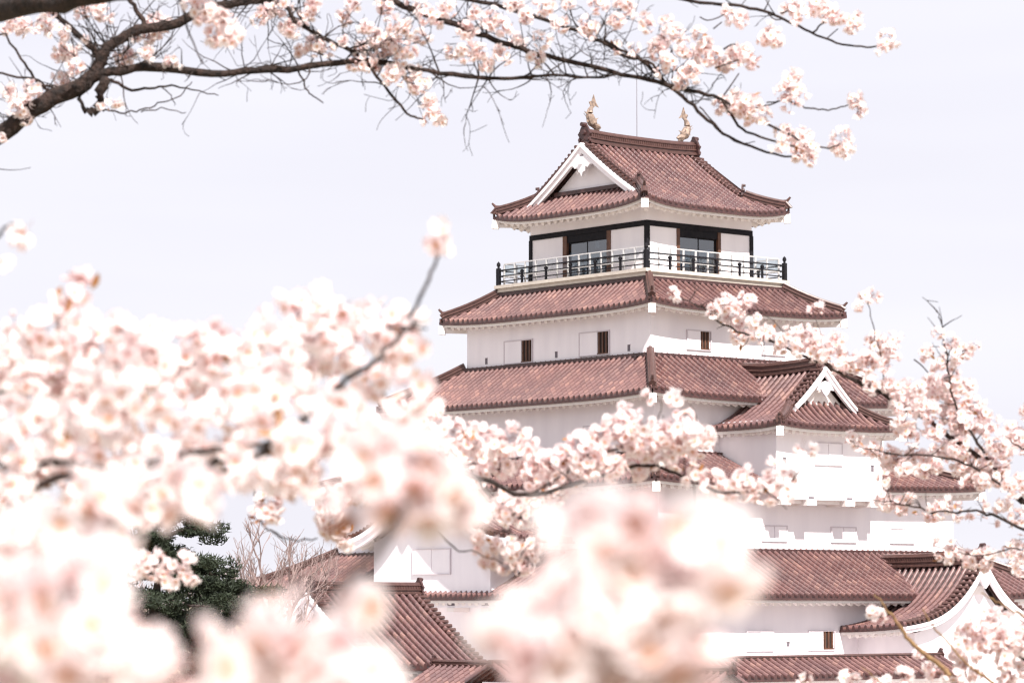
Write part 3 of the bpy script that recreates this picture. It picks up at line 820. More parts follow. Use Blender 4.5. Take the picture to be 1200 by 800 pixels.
# ------------------------------------------------------------------ entrance building left of the keep
ann = empty('gate_building', KEEP, math.radians(40))
tag(ann, 'smaller tiled gabled building standing in front of the keep at its left foot', 'building')
AC = -8.0
mb = MB()
gA = lambda x: 1.12*x - .12*x*x
prof = [(4.6*x, .35-3.05*gA(abs(x))-.15) for x in np.linspace(-.78, .78, 15)]
mb.prism([(-3.6, -5.3)] + prof + [(3.6, -5.3)], (-25.3, AC, 0), Yv, Z, X, 4.9)
aw = mb.build('wall', M['plaster'], ann)
gable_roof(ann, 'u', AC, 4.6, -25.9, -20.15, .35, -2.7, gA, tip=.06, eave_wall=3.6, back=True, name='roof', rh=.52, bd=(.5, .45), osc=.75)
gate2 = empty('tiled_corridor', KEEP, math.radians(40))
tag(gate2, 'low tiled corridor running in front of the gabled building at lower left', 'building')
mb = MB(); mb.box((-24.6, -30, -5.3), (-21.2, -12.9, -3.9)); mb.build('wall', M['plaster'], gate2)
mb = MB()
for b in (-1, 1):
    tiles(mb, (b, 0, 0), (0, 1, 0), (-22.9, -21.3, 0), 0, 2.3, lambda x: -8.7, lambda x: 8.7, lambda x, s: -2.62-1.25*x)
r2 = mb.build('roof', TILES, gate2)
main_ridge(r2, [(-22.9, -30, -2.62), (-22.9, -12.6, -2.62)], .34, .3, lattice=False, osc=.5)


# ------------------------------------------------------------------ cherry blossom
def petal(nr, cup, width=1.0):
    """one petal as a small grid; returns verts (x out, y side, z up), uv radius, tris"""
    rs = np.linspace(.10, 1, nr); v = []; uv = []
    for i, r in enumerate(rs):
        w = width*.50*math.sin(min(1, .16 + .98*r**.85)*PI*.62)*(1 if r < .98 else .72)
        for k in (-1, 0, 1):
            rr = r if not (k == 0 and r > .98) else r*.88
            if k != 0 and r > .98: rr = .97
            v.append((rr, k*w, cup*rr*rr + .10*abs(k)*r)); uv.append(r)
    f = []
    for i in range(nr-1):
        for k in range(2):
            a = i*3+k; f += [(a, a+3, a+4), (a, a+4, a+1)]
    return np.array(v), np.array(uv), f

def flower_template(nr, cup, bud=False, stam=0, far=False):
    V = []; U = []; F = []; Mi = []
    def add(v, u, f, m):
        b = sum(len(q) for q in V); V.append(np.array(v, float)); U.append(np.array(u, float))
        for t in f: F.append((b+t[0], b+t[1], b+t[2])); Mi.append(m)
    if not bud:
        pv, pu, pf = petal(nr, cup)
        for k in range(5):
            a = 2*PI*k/5 + .12*math.sin(k*7.3); c, s = math.cos(a), math.sin(a)
            q = pv.copy(); x = q[:, 0]*c - q[:, 1]*s; y = q[:, 0]*s + q[:, 1]*c
            q[:, 0] = x; q[:, 1] = y; q[:, 2] += .04*math.sin(k*2.1+cup*9)
            add(q, pu, pf, 0)
        n = 5; v = [(0, 0, .16)] + [(.20*math.cos(2*PI*i/n), .20*math.sin(2*PI*i/n), .13) for i in range(n)]
        add(v, [0]*(n+1), [(0, i+1, (i+1) % n + 1) for i in range(n)], 1)
        for i in range(stam):
            a = 2*PI*i/stam + .3; r = .34 + .1*math.sin(i*3.7); c, s = math.cos(a), math.sin(a)
            p = np.array([r*c, r*s, .36]); d = np.array([-s, c, 0])*.05
            add([p+d, p-d, p+np.array([0, 0, .09]), (.06*c, .06*s, .05)], [0]*4, [(0, 1, 2), (0, 1, 3)], 1)
        cz0, cz1, cr_ = .08, -.38, .11
    else:
        n = 5; rings = [(.0, -.30), (.22, -.12), (.27, .15), (.16, .38), (.0, .48)]
        v = []; u = []
        for r, z in rings:
            for i in range(n): v.append((r*math.cos(2*PI*i/n), r*math.sin(2*PI*i/n), z)); u.append(.25)
        f = []
        for j in range(4):
            for i in range(n):
                a = j*n+i; b = j*n+(i+1) % n; f += [(a, b, b+n), (a, b+n, a+n)]
        add(v, u, f, 0); cz0, cz1, cr_ = .02, -.42, .16
    if far: return np.concatenate(V), np.concatenate(U), np.array(F, np.int64), np.array(Mi, np.int32)
    n = 4; v = [(0, 0, cz1)] + [(cr_*math.cos(2*PI*i/n), cr_*math.sin(2*PI*i/n), cz0) for i in range(n)]
    add(v, [0]*(n+1), [(0, (i+1) % n+1, i+1) for i in range(n)], 2)
    n = 3; L = 1.5                                                # pedicel
    v = [(.028*math.cos(2*PI*i/n), .028*math.sin(2*PI*i/n), cz1+.05) for i in range(n)] + [(.028*math.cos(2*PI*i/n)+.15, .028*math.sin(2*PI*i/n), cz1-L) for i in range(n)]
    f = []
    for i in range(n): f += [(i, (i+1) % n, (i+1) % n+n), (i, (i+1) % n+n, i+n)]
    add(v, [0]*6, f, 2)
    return np.concatenate(V), np.concatenate(U), np.array(F, np.int64), np.array(Mi, np.int32)

def leaf_template():
    v = []; f = []
    for i, (r, w) in enumerate(((0, .04), (.5, .30), (1.1, .34), (1.7, .18), (2.1, .02))):
        for k in (-1, 0, 1): v.append((r*.55, k*w, r*.75 + .10*abs(k) - .12*r*r))
    for i in range(4):
        for k in range(2): a = i*3+k; f += [(a, a+3, a+4), (a, a+4, a+1)]
    return np.array(v, float), np.zeros(15), np.array(f, np.int64), np.full(len(f), 3, np.int32)

TEMPL = {'far': [flower_template(2, c, far=True) for c in (.15, .45, .9)],
         'mid': [flower_template(3, c, stam=5) for c in (.12, .35, .6)] + [flower_template(3, 1.2, stam=3)],
         'near': [flower_template(6, c, stam=12) for c in (.10, .30, .55)] + [flower_template(6, 1.1, stam=8)]}
BUD = flower_template(2, 0, bud=True); LEAF = leaf_template()

def frames(ax, spin):
    ax = ax/np.linalg.norm(ax, axis=1, keepdims=True)
    ref = np.where(np.abs(ax[:, 2:3]) < .9, np.array([[0, 0, 1.]]), np.array([[1., 0, 0]]))
    x = np.cross(ref, ax); x /= np.linalg.norm(x, axis=1, keepdims=True); y = np.cross(ax, x)
    c = np.cos(spin)[:, None]; s = np.sin(spin)[:, None]
    return np.stack([x*c + y*s, y*c - x*s, ax], axis=2)

class Bloom:
    """collects flowers, buds and young leaves; build() writes them as one mesh"""
    def __init__(s, lod): s.lod = lod; s.P = []; s.A = []; s.K = []; s.R = []
    def put(s, pos, ax, r, kind): s.P.append(pos); s.A.append(ax); s.R.append(r); s.K.append(kind)
    def build(s, name, parent):
        if not s.P: return None
        P = np.array(s.P); A = np.array(s.A); R = np.array(s.R); K = np.array(s.K)
        Vs = []; Us = []; Fs = []; Ms = []; base = 0
        T = TEMPL[s.lod] + [BUD, LEAF]
        for k, t in enumerate(T):
            sel = np.where(K == k)[0]
            if len(sel) == 0: continue
            Fm = frames(A[sel], rng.uniform(0, 2*PI, len(sel)))
            tv, tu, tf, tm = t
            V = np.einsum('nij,vj->nvi', Fm, tv)*R[sel][:, None, None] + P[sel][:, None, :]
            tint = rng.uniform(0, 1, len(sel))
            U = np.stack([np.broadcast_to(tu, (len(sel), len(tu))), np.broadcast_to(tint[:, None], (len(sel), len(tu)))], axis=2)
            F = tf[None] + (np.arange(len(sel))*len(tv))[:, None, None] + base
            Vs.append(V.reshape(-1, 3)); Us.append(U.reshape(-1, 2)); Fs.append(F.reshape(-1, 3)); Ms.append(np.tile(tm, len(sel)))
            base += len(sel)*len(tv)
        V = np.concatenate(Vs).astype(np.float32); U = np.concatenate(Us).astype(np.float32); F = np.concatenate(Fs); Mi = np.concatenate(Ms)
        me = bpy.data.meshes.new(name)
        me.vertices.add(len(V)); me.vertices.foreach_set('co', V.ravel())
        me.loops.add(len(F)*3); me.loops.foreach_set('vertex_index', F.ravel().astype(np.int32))
        me.polygons.add(len(F)); me.polygons.foreach_set('loop_start', np.arange(0, len(F)*3, 3, dtype=np.int32))
        me.polygons.foreach_set('loop_total', np.full(len(F), 3, np.int32))
        me.polygons.foreach_set('use_smooth', np.ones(len(F), bool))
        uvl = me.uv_layers.new(name='UVMap'); uvl.data.foreach_set('uv', U[F.ravel()].ravel())
        for m in ('petal', 'stamen', 'calyx', 'leaf'): me.materials.append(M[m])
        me.polygons.foreach_set('material_index', Mi); me.update(); me.validate()
        o = bpy.data.objects.new(name, me); col.objects.link(o); o.parent = parent
        return o

def ball(b, c, R, dens=1.0, fl=.0175, buds=.10, leaves=.03, squash=1.0):
    """a cluster: umbels of flowers facing outward round centre c"""
    c = np.array(c); nT = len(TEMPL[b.lod])
    nsub = max(1, int(round((R/(2*fl))**1.6)))
    subs = []
    for i in range(nsub):
        d = rng.normal(size=3); d /= np.linalg.norm(d)
        q = 0 if nsub == 1 else (R*.55)*rng.uniform(.5, 1.1)
        subs.append((c + d*q*np.array([1, 1, squash]), R if nsub == 1 else R*rng.uniform(.42, .62)))
    for sc_, sr in subs:
        n = max(3, int(dens*4.6*(sr/fl)**2))
        D = rng.normal(size=(n, 3)); D /= np.linalg.norm(D, axis=1, keepdims=True)
        D[:, 2] -= .12
        rr = sr*(.42 + .66*rng.uniform(0, 1, n)**.7)
        for i in range(n):
            p = sc_ + D[i]*rr[i]*np.array([1, 1, squash]); ax = D[i] + rng.normal(size=3)*.32
            u = rng.uniform()
            if u < leaves: b.put(p - D[i]*rr[i]*.2, ax, fl*rng.uniform(.8, 1.3), nT+1)
            elif u < leaves + buds: b.put(p, ax, fl*rng.uniform(.8, 1.1), nT)
            else: b.put(p, ax, fl*rng.uniform(.85, 1.12), min(nT-1, int(rng.choice([0, 0, 1, 1, 2, 3]))))

def limb_pts(px, Y, wob=0.0, sub=4):
    """smooth world polyline through photo pixels, at distance(s) Y"""
    n = len(px); Ys = Y if hasattr(Y, '__len__') else [Y]*n
    P = [at(p[0], p[1], y) for p, y in zip(px, Ys)]
    out_ = []
    for i in range(n-1):
        p0 = P[max(i-1, 0)]; p1 = P[i]; p2 = P[i+1]; p3 = P[min(i+2, n-1)]
        for k in range(sub):
            t = k/sub
            q = .5*((2*p1) + (p2-p0)*t + (2*p0-5*p1+4*p2-p3)*t*t + (3*p1-p0-3*p2+p3)*t**3)
            if wob: q = q + Vector(rng.normal(size=3)*wob)
            out_.append(q)
    out_.append(P[-1]); return out_

def limb(mb, pts, r0, r1, k=7, knots=0.0):
    n = len(pts); rad = [(r0 + (r1-r0)*(i/(n-1)))*(1 + knots*rng.uniform(-1, 1)) for i in range(n)]
    mb.tube(pts, rad, k)

def twig(mb, p, d, L, r, n=5, curl=.25, fork=.5, depth=0, tips=None):
    """thin bare shoot growing from p"""
    pts = [Vector(p)]; d = Vector(d).normalized(); step = L/n
    bend = Vector(rng.normal(size=3))*curl
    for i in range(n):
        d = (d + bend*.35 + Vector(rng.normal(size=3))*curl*.30 + Z*.05).normalized()
        pts.append(pts[-1] + d*step)
        if depth < 2 and rng.uniform() < fork*.45 and i > 0:
            dd = (d + Vector(rng.normal(size=3))*.75).normalized()
            twig(mb, pts[-1], dd, L*rng.uniform(.35, .65), r*.62, max(3, n-1), curl, fork*.8, depth+1, tips)
    mb.tube(pts, [max(r*(1-.75*i/n), .0011) for i in range(n+1)], 4)
    if tips is not None: tips.append((pts[-1], d))

def spur_buds(mb, pts, r, step=.05):
    """short knobbly spurs along a twig"""
    for i in range(len(pts)-1):
        seg = pts[i+1]-pts[i]; m_ = int(seg.length/step)
        for k in range(m_):
            p = pts[i] + seg*((k+.5)/m_); d = (Vector(rng.normal(size=3)) + seg.normalized()*.8).normalized()
            mb.tube([p, p + d*r*2.6, p + d*r*4.0], [r*.8, r*1.1, r*.2], 4)

def cherry(label, base, trunk_pts, r0, r1, Yd=None):
    """tree root at its base, trunk through trunk_pts (world)"""
    root = empty('cherry_tree', base)
    tag(root, label, 'tree', 'flowering cherry trees in front of the castle')
    mb = MB(); B = Vector(base)
    P = [Vector(p)-B for p in trunk_pts]; n = len(P)
    Q = []
    for i in range(n-1):
        for k in range(6):
            t = k/6; Q.append(P[i].lerp(P[i+1], t) + Vector((.03*math.sin(i*3+k*1.3), .03*math.cos(i*2+k), 0))*min(1, i+k))
    Q.append(P[-1])
    rad = [r0*(1.35 if i == 0 else 1.12 if i == 1 else 1) + (r1-r0)*i/(len(Q)-1) for i in range(len(Q))]
    mb.tube(Q, rad, 12)
    mb.build('trunk', M['bark'], root, smooth=True)
    return root, B

class Branch:
    """one limb of a tree with its twigs (one mesh) and the blossoms on it (a child)"""
    def __init__(s, root, B, lod): s.root = root; s.B = B; s.mb = MB(); s.th = 1.0; s.bl = Bloom(lod)
    def L(s, px, Y, w0, w1, wob=.0, knots=.0, k=7, sub=4):
        """limb through pixels, w = radius in photo pixels"""
        pts = limb_pts(px, Y, wob, sub); Ys = Y if hasattr(Y, '__len__') else [Y]*len(px)
        limb(s.mb, pts, w0*s.th*Ys[0]/FPX, w1*s.th*Ys[-1]/FPX, k, knots); return pts
    def clusters(s, lst, Y, dens=1.0, jit=.12, buds=.10, leaves=.03, fl=.0175, rs=1.0):
        for c in lst:
            y = c[3] if len(c) > 3 else Y + rng.uniform(-jit, jit)
            R = c[2]*y/FPX*rs
            ball(s.bl, at(c[0], c[1], y), R, dens, fl, buds, leaves)
    def done(s, bark='bark'):
        off = -s.B
        s.mb.v = [tuple(Vector(v)+off) for v in s.mb.v]
        o = s.mb.build('branch', M[bark], s.root, smooth=True)
        b = s.bl
        if b.P: b.P = [np.array(p)-np.array(s.B) for p in b.P]; b.build('blossoms', o)
        return o

GZ = -1.75
# ---- A: the tree whose boughs cross the top of the view (12 m away)
yA = 12.0
baseA = Vector((-4.6, 12.3, GZ-.1))
rootA, BA = cherry('old cherry tree whose dark bare boughs and pink blossoms cross the top of the sky', baseA,
                   [baseA, (-4.4, 12.25, -.6), (-4.05, 12.15, .6), (-3.2, 12.05, 1.35), at(-150, 255, yA), at(-60, 195, yA)], .20, .055)
b = Branch(rootA, BA, 'mid')
l1 = b.L([(-60, 195), (0, 158), (50, 120), (92, 102), (118, 84)], yA, 11.5, 9, .004, .07, 10)
l2 = b.L([(112, 90), (120, 66), (130, 53), (163, 37), (210, 26), (245, 9), (285, 2), (340, -6)], yA, 7.6, 4.6, .003, .09, 9)
l3 = b.L([(116, 86), (140, 83), (180, 79), (250, 87), (300, 82), (350, 80), (405, 71), (450, 74), (500, 82), (560, 91), (600, 92), (650, 88), (700, 92), (724, 86)], [12.0]*7 + [12.02, 12.05, 12.1, 12.1, 12.1, 12.1, 12.1], 6.0, 1.0, .0025, .14, 8)
l4 = b.L([(54, 8), (72, 22), (98, 48), (117, 66)], yA, 2.6, 4.4, .003, .08, 7)
l5 = b.L([(148, -6), (160, 12), (170, 27), (176, 36)], yA, 2.6, 3.4, .003, .08)
l6 = b.L([(-20, 60), (0, 37), (25, 67), (40, 92), (62, 109)], yA, 1.0, 2.0, .004)
l7 = b.L([(-10, 84), (20, 90), (50, 96), (66, 108)], yA, 1.4, 1.6, .004)
# knot under the fork
b.L([(122, 92), (118, 112), (112, 128), (104, 134)], yA, 6.5, 4.5, .006, .25, 8)
b.L([(92, 112), (98, 128), (106, 133)], yA, 2.5, 2.5, .006, .2)
tw = [(l3, 84, .27), (l2, 52, .30), (l1, 24, .22)]
for pts, n, L in tw:
    for i in range(n):
        k = int(rng.integers(3, len(pts)-2)) if pts is l3 else int(rng.integers(1, len(pts)-1))
        d = Vector((rng.normal()*.8, rng.normal()*.35, rng.uniform(-.15, 1.0) if rng.uniform() < .86 else -.8))
        twig(b.mb, pts[k], d, L*rng.uniform(.4, 1.15), rng.uniform(.0024, .0040), 6, .42, .75)
# hanging bare twigs under the long bough
b.L([(350, 84), (354, 92), (358, 104), (368, 113), (379, 121)], yA, 1.3, .7, .002)
b.L([(130, 92), (150, 104), (175, 103), (200, 101), (225, 106), (256, 112)], yA, 2.2, .6, .003)
b.L([(120, 128), (140, 132), (165, 130), (186, 122), (210, 112), (225, 96)], yA, 1.2, .6, .003)
b.L([(165, 130), (190, 128), (218, 132)], yA, .9, .5, .003)
b.L([(190, 101), (200, 112), (204, 124)], yA, .8, .5, .003)
b.clusters([(20, 28, 20), (48, 30, 12), (70, 38, 11), (12, 104, 14), (22, 122, 17), (38, 112, 12), (30, 132, 12), (74, 70, 19), (70, 92, 18), (88, 80, 10), (40, 102, 9), (98, 8, 12), (120, 12, 13), (178, 42, 15), (182, 24, 12), (192, 28, 10), (170, 60, 9), (145, 68, 12), (128, 118, 15), (202, 72, 9), (100, 45, 5), (4, 160, 5), (60, 12, 8), (160, 45, 6)], yA, leaves=.01, buds=.2)
b.done()

# nearer bough in the top left corner and the long one that runs down to the right
b = Branch(rootA, BA, 'mid')
b.L([(-150, 255), (-90, 60), (0, 8), (55, 0), (120, -8), (180, -20), (300, -60)], [12.0, 10.5, 9.5, 9.2, 9.0, 9.0, 9.2], 16, 9, .004, .05, 10)
b.clusters([(255, 32, 24, 9.2), (240, 14, 15, 9.2), (272, 44, 12, 9.2), (226, 2, 10, 9.2)], 9.2, leaves=.01)
p = b.L([(200, -60), (216, 20), (226, 50), (238, 75)], 9.2, 1.6, .7, .002)
b.done()
b = Branch(rootA, BA, 'mid')
P4 = b.L([(340, -6), (400, -12), (452, 0), (492, 14), (534, 29), (570, 43), (604, 55), (640, 66), (692, 77), (740, 90), (779, 98), (806, 119), (830, 141), (848, 156), (880, 172), (915, 182), (932, 184)], 12.1, 4.6, 1.1, .002, .05)
P9 = b.L([(285, 2), (330, 5), (346, 25), (380, 45), (417, 62), (442, 90), (470, 125), (482, 135), (496, 140)], 12.0, 3.0, 1.2, .002, .08)
P5 = b.L([(340, -6), (420, -24), (540, -2), (580, 6), (634, 22), (673, 35), (690, 42), (708, 50), (735, 66), (753, 72), (778, 96), (790, 104)], 12.15, 2.6, 2.2, .002, .06)
b.L([(708, 48), (725, 58), (752, 70), (765, 76), (782, 100)], 12.0, 1.8, 1.8, .002)
P7 = b.L([(779, 98), (800, 104), (825, 109), (846, 117), (870, 132), (900, 146), (930, 161), (945, 172)], 12.0, 2.8, 1.1, .002, .05)
b.L([(846, 117), (865, 147), (885, 158), (907, 165), (932, 172), (972, 172), (985, 168)], 12.0, 1.8, .8, .002)
b.L([(880, 128), (897, 124), (915, 118)], 12, 1.2, .8, .002); b.L([(898, 121), (917, 117)], 12, .9, .7, .002)
b.L([(925, 120), (940, 124), (960, 129), (975, 128), (994, 123)], 12, 1.1, .8, .002)
P6 = b.L([(340, -6), (500, -40), (700, -20), (760, -8), (820, 2), (870, 8), (902, 15), (926, 26), (950, 38), (980, 51), (1010, 55), (1030, 55)], 12.1, 2.8, 1.0, .002, .06)
b.L([(898, 14), (908, 23), (920, 22)], 12.1, .8, .8); b.L([(952, 38), (962, 30), (968, 22)], 12.1, 1.2, .9, .002); b.L([(968, 46), (975, 40), (982, 34)], 12.1, .8, .6)
b.L([(915, 16), (935, 10), (950, 14)], 12.1, .9, .8)
b.L([(820, 20), (829, 24), (841, 21), (850, 16)], 12, .8, .7); b.L([(836, 34), (846, 26)], 12, .9, .7)
b.L([(848, 112), (858, 98), (866, 86)], 12, 1.0, .7); b.L([(848, 58), (856, 53), (862, 52)], 12, 1.2, .8); b.L([(838, 80), (852, 75), (866, 70)], 12, 1.0, .8)
b.L([(820, 125), (838, 145), (852, 160), (868, 168), (885, 166)], 12, .9, .5, .001)
for pts, n, lo, hi in ((P4, 50, 12, 46), (P5, 36, 8, 40), (P9, 34, 2, 22), (P6, 10, 8, 30)):
    for i in range(n):
        k = int(rng.integers(lo, min(hi, len(pts)-2)))
        d = Vector((rng.normal()*.9, rng.normal()*.35, rng.uniform(.05, 1.0)))
        twig(b.mb, pts[k], d, .26*rng.uniform(.35, 1.15), rng.uniform(.0022, .0034), 6, .45, .75)
top = [(310, 14, 15), (330, 5, 12), (365, 6, 14), (372, 50, 13), (383, 57, 9), (350, 60, 7), (405, 20, 16), (428, 30, 17), (450, 12, 15), (452, 55, 20), (470, 32, 18), (438, 72, 16), (425, 50, 14), (492, 98, 13), (482, 85, 11), (460, 88, 13), (510, 134, 12), (500, 118, 11), (517, 142, 7), (475, 60, 14), (560, 60, 14), (545, 35, 11), (578, 20, 12), (600, 5, 14), (568, 72, 10), (590, 62, 11), (530, 62, 9), (615, 20, 10), (500, 15, 12), (525, 8, 12), (640, 6, 12),
       (690, 35, 16), (700, 10, 18), (720, 25, 17), (740, 12, 18), (760, 25, 16), (776, 50, 16), (790, 35, 15), (800, 60, 17), (815, 84, 18), (798, 96, 18), (780, 74, 12), (770, 60, 10), (830, 62, 20), (845, 72, 16), (860, 66, 11), (855, 14, 16), (870, 20, 10), (820, 44, 12), (842, 128, 17), (858, 132, 18), (876, 125, 22), (862, 116, 14), (893, 134, 11), (722, 55, 7), (742, 55, 7), (886, 66, 14), (872, 62, 13), (902, 41, 13), (894, 46, 8), (910, 48, 7), (930, 10, 13), (938, 18, 8), (968, 10, 18), (980, 20, 16), (958, 4, 12), (996, 24, 13), (1004, 30, 7), (1042, 46, 11), (1036, 56, 7), (928, 92, 15), (922, 106, 13), (934, 104, 11), (926, 121, 9), (1003, 118, 10), (1008, 128, 8), (987, 160, 11), (990, 173, 11), (979, 172, 7), (922, 152, 17), (940, 160, 13), (944, 174, 13), (935, 180, 9), (950, 186, 8), (915, 170, 9)]
top += [(x_+rng.uniform(-8, 8), y_+rng.uniform(-9, 9), rng.uniform(7, 13)) for x_, y_ in ((335, 30), (395, 40), (415, 75), (440, 40), (465, 75), (500, 50), (515, 30), (540, 50), (555, 15), (590, 35), (610, 50), (640, 40), (655, 20), (420, 8), (480, 5), (620, 70), (300, 30), (350, 20), (670, 5), (780, 20))]
b.clusters(top, yA, leaves=.008, buds=.2, rs=1.0)
b.done()

# ---- B: the tree on the right (12 m away)
yB = 12.2
baseB = Vector((3.6, 12.4, GZ-.1))
rootB, BB = cherry('cherry tree at the right edge whose blossoming boughs reach in front of the keep', baseB,
                   [baseB, (3.5, 12.4, -1.0), (3.15, 12.35, -.35), at(1420, 740, yB), at(1330, 690, yB), at(1262, 640, yB)], .17, .045)
b = Branch(rootB, BB, 'mid'); b.th = .46
R1 = b.L([(1262, 640), (1230, 615), (1200, 588), (1182, 573), (1165, 549), (1140, 530), (1112, 510), (1082, 490), (1042, 466), (1010, 450), (975, 432), (940, 415), (900, 398), (870, 390), (845, 378), (825, 362), (808, 354), (790, 346)], yB, 9, 1.1, .003, .08, 8)
R2 = b.L([(1042, 466), (1039, 450), (1035, 436), (1032, 415), (1026, 395), (1022, 375), (1017, 352)], yB, 2.2, 1.1, .003, .1)
R3 = b.L([(1182, 573), (1165, 548), (1150, 525), (1137, 505), (1122, 480), (1112, 450), (1110, 417), (1104, 390), (1101, 372), (1097, 364)], yB-.1, 5.0, 1.1, .003, .1)
R4 = b.L([(1275, 670), (1230, 640), (1193, 617), (1163, 604), (1136, 598), (1100, 599), (1062, 592), (1035, 587), (1014, 583)], yB-.2, 5.2, 1.0, .003, .1)
R5 = b.L([(1182, 573), (1146, 550), (1117, 539), (1089, 533), (1052, 533), (1024, 526), (1005, 522), (995, 515)], yB-.15, 3.6, .9, .003, .1)
R6 = b.L([(1262, 640), (1230, 560), (1205, 530), (1190, 520), (1178, 510)], yB-.05, 4.0, 1.2, .003, .1)
b.L([(1262, 660), (1215, 655), (1190, 641), (1165, 648), (1135, 650), (1100, 640), (1095, 640)], yB-.1, 2.5, .9, .002, .1)
b.L([(1088, 437), (1080, 428), (1071, 421)], yB, 1.4, 2.0, .0)
b.L([(1083, 488), (1086, 478), (1089, 473)], yB, 1.5, .8)
b.L([(1110, 416), (1128, 412), (1138, 405)], yB, 1.3, .9, .002)
b.L([(930, 410), (918, 390), (905, 375), (888, 362), (880, 350)], yB, 1.2, .8, .002); b.L([(975, 432), (965, 400), (955, 372)], yB, 1.2, .8, .002)
b.L([(1112, 512), (1070, 500), (1062, 515), (1072, 540)], yB, 1.2, .8, .003)
for pts in (R2, R3, R4): spur_buds(b.mb, pts[len(pts)//3:], .0035, .035)
for pts, n in ((R1, 26), (R3, 18), (R4, 22), (R5, 10)):
    for i in range(n):
        k = int(rng.integers(3, len(pts)-2))
        twig(b.mb, pts[k], Vector((rng.normal()*.7, rng.normal()*.3, rng.uniform(-.5, 1))), .085*rng.uniform(.4, 1.1), .0028, 4, .3, .4)
right = [(790, 343, 6), (850, 356, 9), (866, 362, 9), (858, 378, 14), (875, 350, 8), (882, 388, 14), (868, 392, 11), (900, 392, 12), (914, 402, 13), (928, 396, 14), (945, 388, 17), (955, 405, 17), (938, 410, 12), (958, 364, 7), (975, 400, 16), (968, 420, 13), (992, 415, 13), (1004, 432, 15), (1018, 424, 11), (1024, 346, 8), (1006, 358, 6), (1012, 346, 5), (1028, 404, 17), (1040, 412, 14), (1022, 420, 13), (1034, 430, 13), (1045, 398, 9), (1048, 446, 13), (1062, 458, 16), (1078, 462, 14), (1072, 476, 12), (1060, 488, 10), (1092, 410, 12), (1100, 425, 15), (1118, 418, 13), (1130, 410, 8), (1140, 404, 6), (1098, 446, 17), (1112, 440, 17), (1126, 450, 15), (1092, 462, 13), (1115, 470, 18), (1132, 470, 16), (1145, 484, 16), (1156, 494, 13), (1108, 486, 14), (1126, 492, 18), (1146, 505, 15), (1120, 510, 15), (1058, 500, 11), (1066, 510, 9), (1065, 535, 14), (1050, 531, 12), (1036, 530, 9), (1040, 540, 7), (999, 513, 8), (1004, 520, 5), (1018, 526, 9), (1084, 532, 14), (1098, 538, 15), (1112, 532, 15), (1100, 524, 11), (1130, 540, 16), (1146, 532, 15), (1150, 552, 13), (1162, 545, 14), (1178, 545, 13), (1170, 560, 9), (1190, 518, 14), (1178, 528, 10), (1198, 506, 12), (1204, 530, 14), (1196, 560, 12), (1206, 570, 12), (1186, 500, 7), (1042, 588, 9), (1054, 592, 9), (1034, 582, 7), (1065, 586, 7), (1100, 594, 9), (1112, 590, 7), (1092, 606, 7), (1122, 600, 5), (1136, 606, 4), (1150, 590, 4), (1172, 596, 6), (1190, 606, 9), (1205, 600, 12), (1166, 614, 4), (1120, 645, 13), (1134, 652, 14), (1106, 650, 9), (1148, 656, 11), (1158, 648, 7), (1190, 636, 12), (1200, 650, 11), (1194, 664, 9), (1182, 646, 6), (1098, 638, 5), (1208, 480, 10), (1160, 516, 12)]
b.clusters(right, yB, leaves=.01, buds=.18, rs=1.16)
b.clusters([(x_, y_, r_) for x_, y_, r_ in ((985, 428, 11), (1020, 450, 10), (1052, 474, 12), (1095, 500, 13), (1125, 522, 12), (1150, 565, 11), (1090, 478, 11), (1112, 400, 9), (1100, 390, 7), (1035, 560, 8), (1060, 548, 10), (1085, 550, 11), (1140, 562, 11), (1185, 570, 10), (835, 366, 7), (1168, 520, 12), (1175, 590, 9))], yB-.1, leaves=.01, buds=.18)
b.clusters([(1120, 602, 9), (1150, 604, 8), (1080, 600, 8), (1062, 598, 7)], yB-.2, dens=.5, buds=.75)
b.done()
# lower shoots of the same tree, young greenish bark
b = Branch(rootB, BB, 'mid')
b.th = .62
g1 = b.L([(1330, 900), (1220, 880), (1150, 830), (1120, 800), (1104, 781), (1075, 759), (1060, 742), (1047, 723), (1036, 710), (1024, 696)], [12.0, 10.8, 10.2, 10, 10, 10, 10, 10, 10, 10], 7, 1.2, .002, .06)
g2 = b.L([(1220, 880), (1200, 830), (1160, 797), (1142, 785), (1129, 773), (1101, 742), (1090, 728), (1081, 713)], [10.8]+[10.0]*7, 3.4, 1.1, .002, .06)
g3 = b.L([(1330, 900), (1290, 790), (1240, 740), (1200, 723), (1180, 711), (1163, 702), (1150, 694)], [12.0, 10.8]+[10.0]*5, 2.8, 1.0, .002, .06)
g4 = b.L([(1220, 880), (1075, 830), (1040, 805), (1020, 790), (1008, 780)], [10.8]+[10.0]*4, 2.4, .8, .002, .06)
g5 = b.L([(1220, 880), (1000, 835), (960, 812), (945, 800), (938, 794)], [10.8]+[10.0]*4, 2.4, .8, .002, .06)
g6 = b.L([(1220, 880), (1240, 830), (1245, 780), (1215, 775), (1180, 760), (1150, 740), (1135, 735)], [10.8]+[10.1]*6, 2.6, 1.0, .002, .06)
for g_ in (g1, g2, g3, g4): spur_buds(b.mb, g_[8:], .0042, .04)
b.done('greentwig')
b = Branch(rootB, BB, 'mid')
b.L([(1345, 700), (1290, 740), (1262, 770), (1235, 780), (1205, 772), (1180, 760), (1150, 748), (1138, 742)], [12.2, 11, 10.2, 10.1, 10.1, 10.1, 10.1, 10.1], 5, 1.0, .002, .06)
